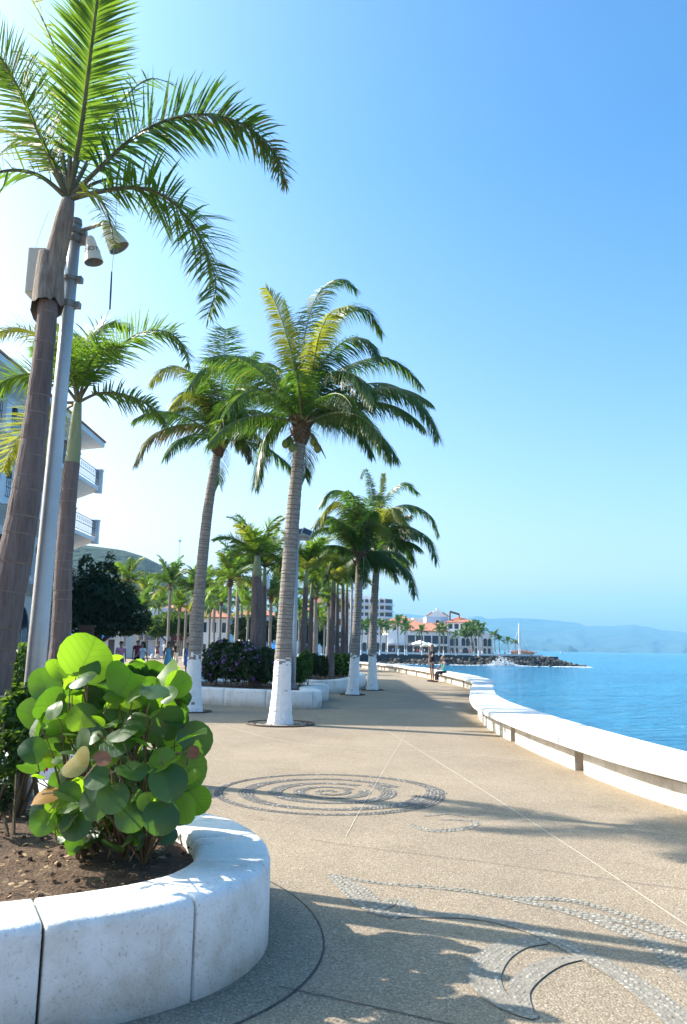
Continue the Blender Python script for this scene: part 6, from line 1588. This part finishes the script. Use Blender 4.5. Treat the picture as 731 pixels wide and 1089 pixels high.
def person(label, loc, face, top, bottom, hair='hair', skin='skin_a', legs=.0, arms=(0, 0), bend=(0, 0), h=1.66, dress=False, long_hair=False, sleeves=True, trousers=False, seated=False, group=None, lev=2, bag=None, shirtless=False, female=True):
    """local: facing -Y"""
    th = thing('person', label, 'person', loc, group, face)
    J = {}; s = h / 1.70
    wS = .165 if female else .19
    if seated: hipz = .50; lean = -.10
    else: hipz = .90; lean = 0
    dz = hipz - .90
    def P(x, y, z): return (x * s, y * s, z * s)
    J['pelvis'] = (P(0, 0, .94 + dz), .125 * s, .095 * s); J['waist'] = (P(0, lean * .3, 1.10 + dz), (.105 if female else .12) * s, .085 * s); J['chest'] = (P(0, lean * .7, 1.28 + dz), .135 * s, .10 * s)
    J['collar'] = (P(0, lean * .9 + .01, 1.40 + dz), .085 * s, .06 * s); J['neck'] = (P(0, lean - .0, 1.47 + dz), .047 * s, .047 * s)
    J['jaw'] = (P(0, lean - .02, 1.535 + dz), .062 * s, .068 * s); J['head'] = (P(0, lean - .012, 1.615 + dz), .078 * s, .092 * s); J['crown'] = (P(0, lean - .005, 1.675 + dz), .058 * s, .068 * s)
    E_ = [('pelvis', 'waist'), ('waist', 'chest'), ('chest', 'collar'), ('collar', 'neck'), ('neck', 'jaw'), ('jaw', 'head'), ('head', 'crown')]
    hands = []
    for k, sd_ in enumerate((-1, 1)):
        q = 'lr'[k]; sw = arms[k]; bn = bend[k]
        sh = V((sd_ * wS, lean * .8 + .01, 1.385 + dz)); d1 = V((sd_ * .16, -sin(sw), -cos(sw))).normalized(); el = sh + d1 * .27
        d2 = V((sd_ * (.10 if bn < .6 else -.25), -sin(sw + bn), -cos(sw + bn))).normalized(); wr = el + d2 * .24; hd = wr + d2 * .085
        J['sh' + q] = (tuple(sh * s), .056 * s, .056 * s); J['el' + q] = (tuple(el * s), .040 * s, .040 * s); J['wr' + q] = (tuple(wr * s), .027 * s, .024 * s); J['hd' + q] = (tuple(hd * s), .036 * s, .018 * s)
        E_ += [('collar', 'sh' + q), ('sh' + q, 'el' + q), ('el' + q, 'wr' + q), ('wr' + q, 'hd' + q)]
        hands.append((wr * s, hd * s, d2, sd_))
        lg = legs * (1 if k else -1)
        hp = V((sd_ * .088, 0, .87 + dz))
        if seated: kn = hp + V((sd_ * .03, -.43, .02)); an = kn + V((0, -.03 - .05 * k, -.43)); toe = an + V((0, -.17, -.045)); hl = an
        else:
            kn = hp + V((sd_ * .01, -sin(lg) * .41, -cos(lg) * .41)); bk = max(0, -lg) * .9 + .05
            an = kn + V((0, -sin(lg - bk) * .39, -cos(lg - bk) * .39)); toe = an + V((sd_ * .02, -.165, -.045))
        J['hp' + q] = (tuple(hp * s), .088 * s, .088 * s); J['kn' + q] = (tuple(kn * s), .056 * s, .056 * s); J['cf' + q] = (tuple((kn.lerp(an, .35) + V((0, .015, 0))) * s), .05 * s, .052 * s)
        J['an' + q] = (tuple(an * s), .036 * s, .036 * s); J['to' + q] = (tuple(toe * s), .036 * s, .026 * s)
        E_ += [('pelvis', 'hp' + q), ('hp' + q, 'kn' + q), ('kn' + q, 'cf' + q), ('cf' + q, 'an' + q), ('an' + q, 'to' + q)]
    me = skin_mesh('body', J, E_, lev)
    # face, ears, fingers added to the same mesh
    ex = MB(); hx = V(J['head'][0])
    ex.ball(hx + V((0, -.10, -.012)) * s, (.014 * s, .022 * s, .022 * s), 0, 6, 5)
    for sd_ in (-1, 1):
        ex.ball(hx + V((sd_ * .033, -.083, .012)) * s, (.012 * s, .01 * s, .008 * s), 1, 6, 5); ex.ball(hx + V((sd_ * .083, .0, -.005)) * s, (.012 * s, .022 * s, .032 * s), 0, 6, 5)
    ex.ball(hx + V((0, -.085, -.055)) * s, (.024 * s, .01 * s, .007 * s), 2, 6, 4)
    for wr, hd, d2, sd_ in hands:
        side = V((0, 1, 0)) - d2 * d2.y; side.normalize()
        for f in range(4):
            o0 = hd - d2 * .015 * s + side * (f - 1.5) * .019 * s; l_ = (.062, .072, .068, .052)[f] * s
            ex.tube([o0, o0 + d2 * l_ * .5, o0 + d2 * l_ * .95 + V((-sd_ * .018 * s, 0, 0))], [.0095 * s, .0085 * s, .006 * s], 5, 0)
        o0 = wr.lerp(hd, .4) - side * .03 * s; ex.tube([o0, o0 + (d2 * .03 - side * .022) * s, o0 + (d2 * .06 - side * .025) * s], [.012 * s, .010 * s, .007 * s], 5, 0)
    bm = bmesh.new(); bm.from_mesh(me); tmp = bpy.data.meshes.new('t'); tmp.from_pydata([tuple(v) for v in ex.v], [], ex.f)
    tmp.polygons.foreach_set('material_index', ex.m); bm.from_mesh(tmp); bm.to_mesh(me); bm.free(); bpy.data.meshes.remove(tmp)
    link_mesh(me, 'body', [skin, 'black', 'dkred'], th)
    G_ = 1.16
    def sub(names, edges, nm, m, grow=G_, extra=None):
        JJ = {n: (J[n][0], J[n][1] * grow + .004, J[n][2] * grow + .006) for n in names}
        if extra: JJ.update(extra)
        return link_mesh(skin_mesh(nm, JJ, edges, 2), nm, [m], th)
    if not shirtless:
        pv_ = V(J['pelvis'][0]); ex_ = {'hem': (tuple(pv_ - V((0, 0, .09 if not seated else .03)) * s), .165 * s, .14 * s)}; ee = [('hem', 'waist'), ('waist', 'chest'), ('chest', 'collar')]
        if sleeves:
            for q in 'lr':
                a, b = V(J['sh' + q][0]), V(J['el' + q][0]); ex_['sl' + q] = (tuple(a.lerp(b, .55)), .058 * s, .058 * s); ee += [('collar', 'sh' + q), ('sh' + q, 'sl' + q)]
        sub(['waist', 'chest', 'collar'] + (['shl', 'shr'] if sleeves else []), ee, 'dress' if dress else 'shirt', top, 1.3, ex_)
    if dress:
        mb = MB(); n = 18; rings = [(1.12, .128, .105), (1.0, .155, .125), (.85, .185, .15), (.70, .20, .17), (.56, .215, .185)]
        for z, a, b in rings:
            for j in range(n): q = 2 * pi * j / n; w_ = 1 + .05 * sin(5 * q) * (1.12 - z); mb.v.append(V((cos(q) * a * w_, sin(q) * b * w_, z)) * s)
        for i in range(len(rings) - 1):
            for j in range(n): mb.f.append([i * n + j, i * n + (j + 1) % n, (i + 1) * n + (j + 1) % n, (i + 1) * n + j]); mb.m.append(0)
        me2 = bpy.data.meshes.new('skirt'); me2.from_pydata([tuple(v) for v in mb.v], [], mb.f); me2.polygons.foreach_set('use_smooth', [True] * len(mb.f)); link_mesh(me2, 'skirt', [bottom], th)
    else:
        pv_ = V(J['pelvis'][0]); ex_ = {'belt': (tuple(pv_.lerp(V(J['waist'][0]), .35)), .112 * s, .088 * s), 'seat': (tuple(pv_ - V((0, 0, .03))), .12 * s, .1 * s)}; ee = [('belt', 'seat')]
        for q in 'lr':
            hp, kn, an = V(J['hp' + q][0]), V(J['kn' + q][0]), V(J['an' + q][0]); ee += [('seat', 'hp' + q)]
            if trousers: ex_['ka' + q] = (tuple(kn), .068 * s, .068 * s); ex_['kb' + q] = (tuple(kn.lerp(an, .92)), .052 * s, .055 * s); ee += [('hp' + q, 'ka' + q), ('ka' + q, 'kb' + q)]
            else: ex_['ka' + q] = (tuple(hp.lerp(kn, .72)), .082 * s, .085 * s); ee += [('hp' + q, 'ka' + q)]
        sub(['hpl', 'hpr'], ee, 'trousers' if trousers else 'shorts', bottom, 1.18, ex_)
    hbm = MB(); hx2 = hx + V((0, .032, .036)) * s
    hbm.ball(hx2, (.093 * s, .098 * s, .098 * s), 0, 14, 10)
    if long_hair:
        hbm.tube([hx + V((0, .06, .03)) * s, hx + V((0, .085, -.08)) * s, hx + V((0, .10, -.2)) * s, hx + V((0, .10, -.33)) * s], [.08 * s, .085 * s, .08 * s, .04 * s], 10)
    o = hbm.build('hair', hair, None, smooth=True); o.parent = th; o.location = (0, 0, 0)
    for q in 'lr':
        an, to = V(J['an' + q][0]), V(J['to' + q][0]); mb = MB()
        mb.tube([an + V((0, .055, -.045)) * s, an + V((0, .0, -.04)) * s, to + V((0, .03, .0)) * s, to + V((0, -.03, -.005)) * s], [.036 * s, .048 * s, .047 * s, .03 * s], 8)
        o = mb.build('shoe', 'blk' if bottom != 'navy' else 'wht', None, smooth=True); o.parent = th; o.location = (0, 0, 0)
    if bag:
        mb = MB(); a = V(J['hpl'][0]) + V((-.13, .02, .02)); mb.ball(a, (.05, .10, .12), 0, 10, 8); mb.tube([a + V((0, 0, .1)), V(J['chest'][0]) + V((0, -.125, .0)), V(J['shr'][0]) + V((0, -.02, .06))], .008, 5)
        o = mb.build('bag', bag, None, smooth=True); o.parent = th; o.location = (0, 0, 0)
    return th
rng = random.Random(71)
def at_ground(px, py): p = G(px, py); return (p.x, p.y, 0)
GPP = 'people walking across the plaza'
person('woman in a pink top with her arm bent, left of the woman in white', at_ground(127, 722), .3, 'pink', 'grey', arms=(.3, -.1), bend=(1.1, .2), group=GPP, legs=.1)
person('person in a dark red top partly hidden behind the woman in pink', (at_ground(116, 719)[0], 45.5, 0), .2, 'dkred', 'blk', female=False, h=1.75, trousers=True, group=GPP)
person('long-haired woman in white top and dark shorts striding left with a bag', at_ground(150, 723), -.9, 'wht', 'navy', arms=(.5, -.4), bend=(.3, .2), legs=.35, long_hair=True, group=GPP, bag='navy')
person('woman in a short turquoise dress, left one of the two in dresses', at_ground(178, 718), .15, 'turq', 'turq', dress=True, arms=(.1, -.1), bend=(.1, .1), legs=.12, long_hair=True, group=GPP, h=1.7, sleeves=False)
person('woman in short blue dress with hand on hip, right of the turquoise dress', at_ground(199, 719), -.15, 'bluedress', 'bluedress', dress=True, arms=(-.1, .1), bend=(1.0, .1), legs=.1, group=GPP, h=1.68, sleeves=False)
person('distant walker in black top and khaki shorts right of the white-shirted one', (D(187, 700, 70).x, 70, 0), .1, 'blk', 'khaki', skin='skin_b', legs=.2, group=GPP, female=False, h=1.75, arms=(.4, -.2), bend=(1.0, .2))
person('distant walker in pinkish brown top, leftmost of the far pair', (D(167, 696, 84).x, 84, 0), .1, 'grey', 'dkred', skin='skin_b', legs=.25, group=GPP, arms=(.2, -.2))
person('distant walker in a white shirt beside the one in pinkish brown', (D(175, 696, 84).x, 84, 0), -.1, 'wht', 'navy', skin='skin_b', legs=.2, group=GPP, female=False, h=1.78, arms=(-.2, .2))
person('person in a magenta top standing at the left end of the flowered bushes', (D(225, 715, 40).x, 40, 0), -.2, 'magenta', 'navy', group=GPP, female=False, h=1.7, arms=(.4, .2), bend=(1.2, .8), trousers=True)
person('person in a red top far off under the blue parasol', (D(284, 700, 66).x, 66, 0), .2, 'dkred', 'navy', group=GPP)
person('person in white seen over the flowered bushes, left of the thick dark palm', (D(246, 700, 62).x, 62, 0), .2, 'wht', 'grey', group=GPP)
person('second person in white seen over the flowered bushes, nearest the thick dark palm', (D(262, 700, 66).x, 66, 0), -.4, 'wht', 'khaki', group=GPP, female=False)
pm = V((D(462, 722, 40.3).x - .12, 40.3, 0))
person('man in black shirt and grey shorts standing with his hand raised by the bench wall', (pm.x, pm.y, 0), -1.2, 'blk', 'grey', group='couple at the bench wall', female=False, h=1.78, arms=(.0, .5), bend=(.2, 1.5), hair='hair_b', skin='skin_b')
# seated woman on the bench wall beside him
pw = None
m_w, n_w, hw_w = at_len(min(cum, key=lambda s_: abs(at_len(s_)[0].y - (pm.y - .2))))
sx_ = (m_w - n_w * (hw_w - .15))
person('fair-haired woman in a teal top and black trousers sitting on the bench wall', (sx_.x + .02, sx_.y, -.0), -1.25, 'teal', 'blk', group='couple at the bench wall', arms=(.4, .3), bend=(.9, .9), hair='hair_b', skin='skin_b', seated=True, trousers=True, sleeves=False, h=1.62)
# small crowd across the bay
rng = random.Random(72)
proto = None; GC = 'people strolling on the promenade across the bay'
cl = ['brightred', 'wht', 'navy', 'umb', 'pink', 'khaki', 'blk', 'teal', 'yel']
nm = {'brightred': 'red', 'wht': 'white', 'navy': 'navy', 'umb': 'blue', 'pink': 'pink', 'khaki': 'khaki', 'blk': 'black', 'teal': 'teal', 'yel': 'yellow'}
prot = {}
for i in range(26):
    px = 386 + i * 6.6 + rng.uniform(-2, 2); Y = rng.uniform(227, 238)
    c_ = 'brightred' if i in (9, 17) else cl[int(rng.random() * 9)]
    where = ('left of the parasols' if px < 440 else 'by the parasols' if px < 462 else 'in front of the arcaded wing' if px < 524 else 'near the white mast')
    lab = 'tiny distant person in %s %s across the bay' % (nm[c_], where)
    if c_ not in prot:
        t_ = person(lab, (D(px, 695, Y).x, Y, 0), rng.uniform(-1, 1), c_, 'navy' if c_ != 'navy' else 'khaki', legs=.2, group=GC, lev=1); reg(t_); prot[c_] = t_
    else: dup(prot[c_], (D(px, 695, Y).x, Y, 0), rng.uniform(-2, 2), 1, lab, GC)
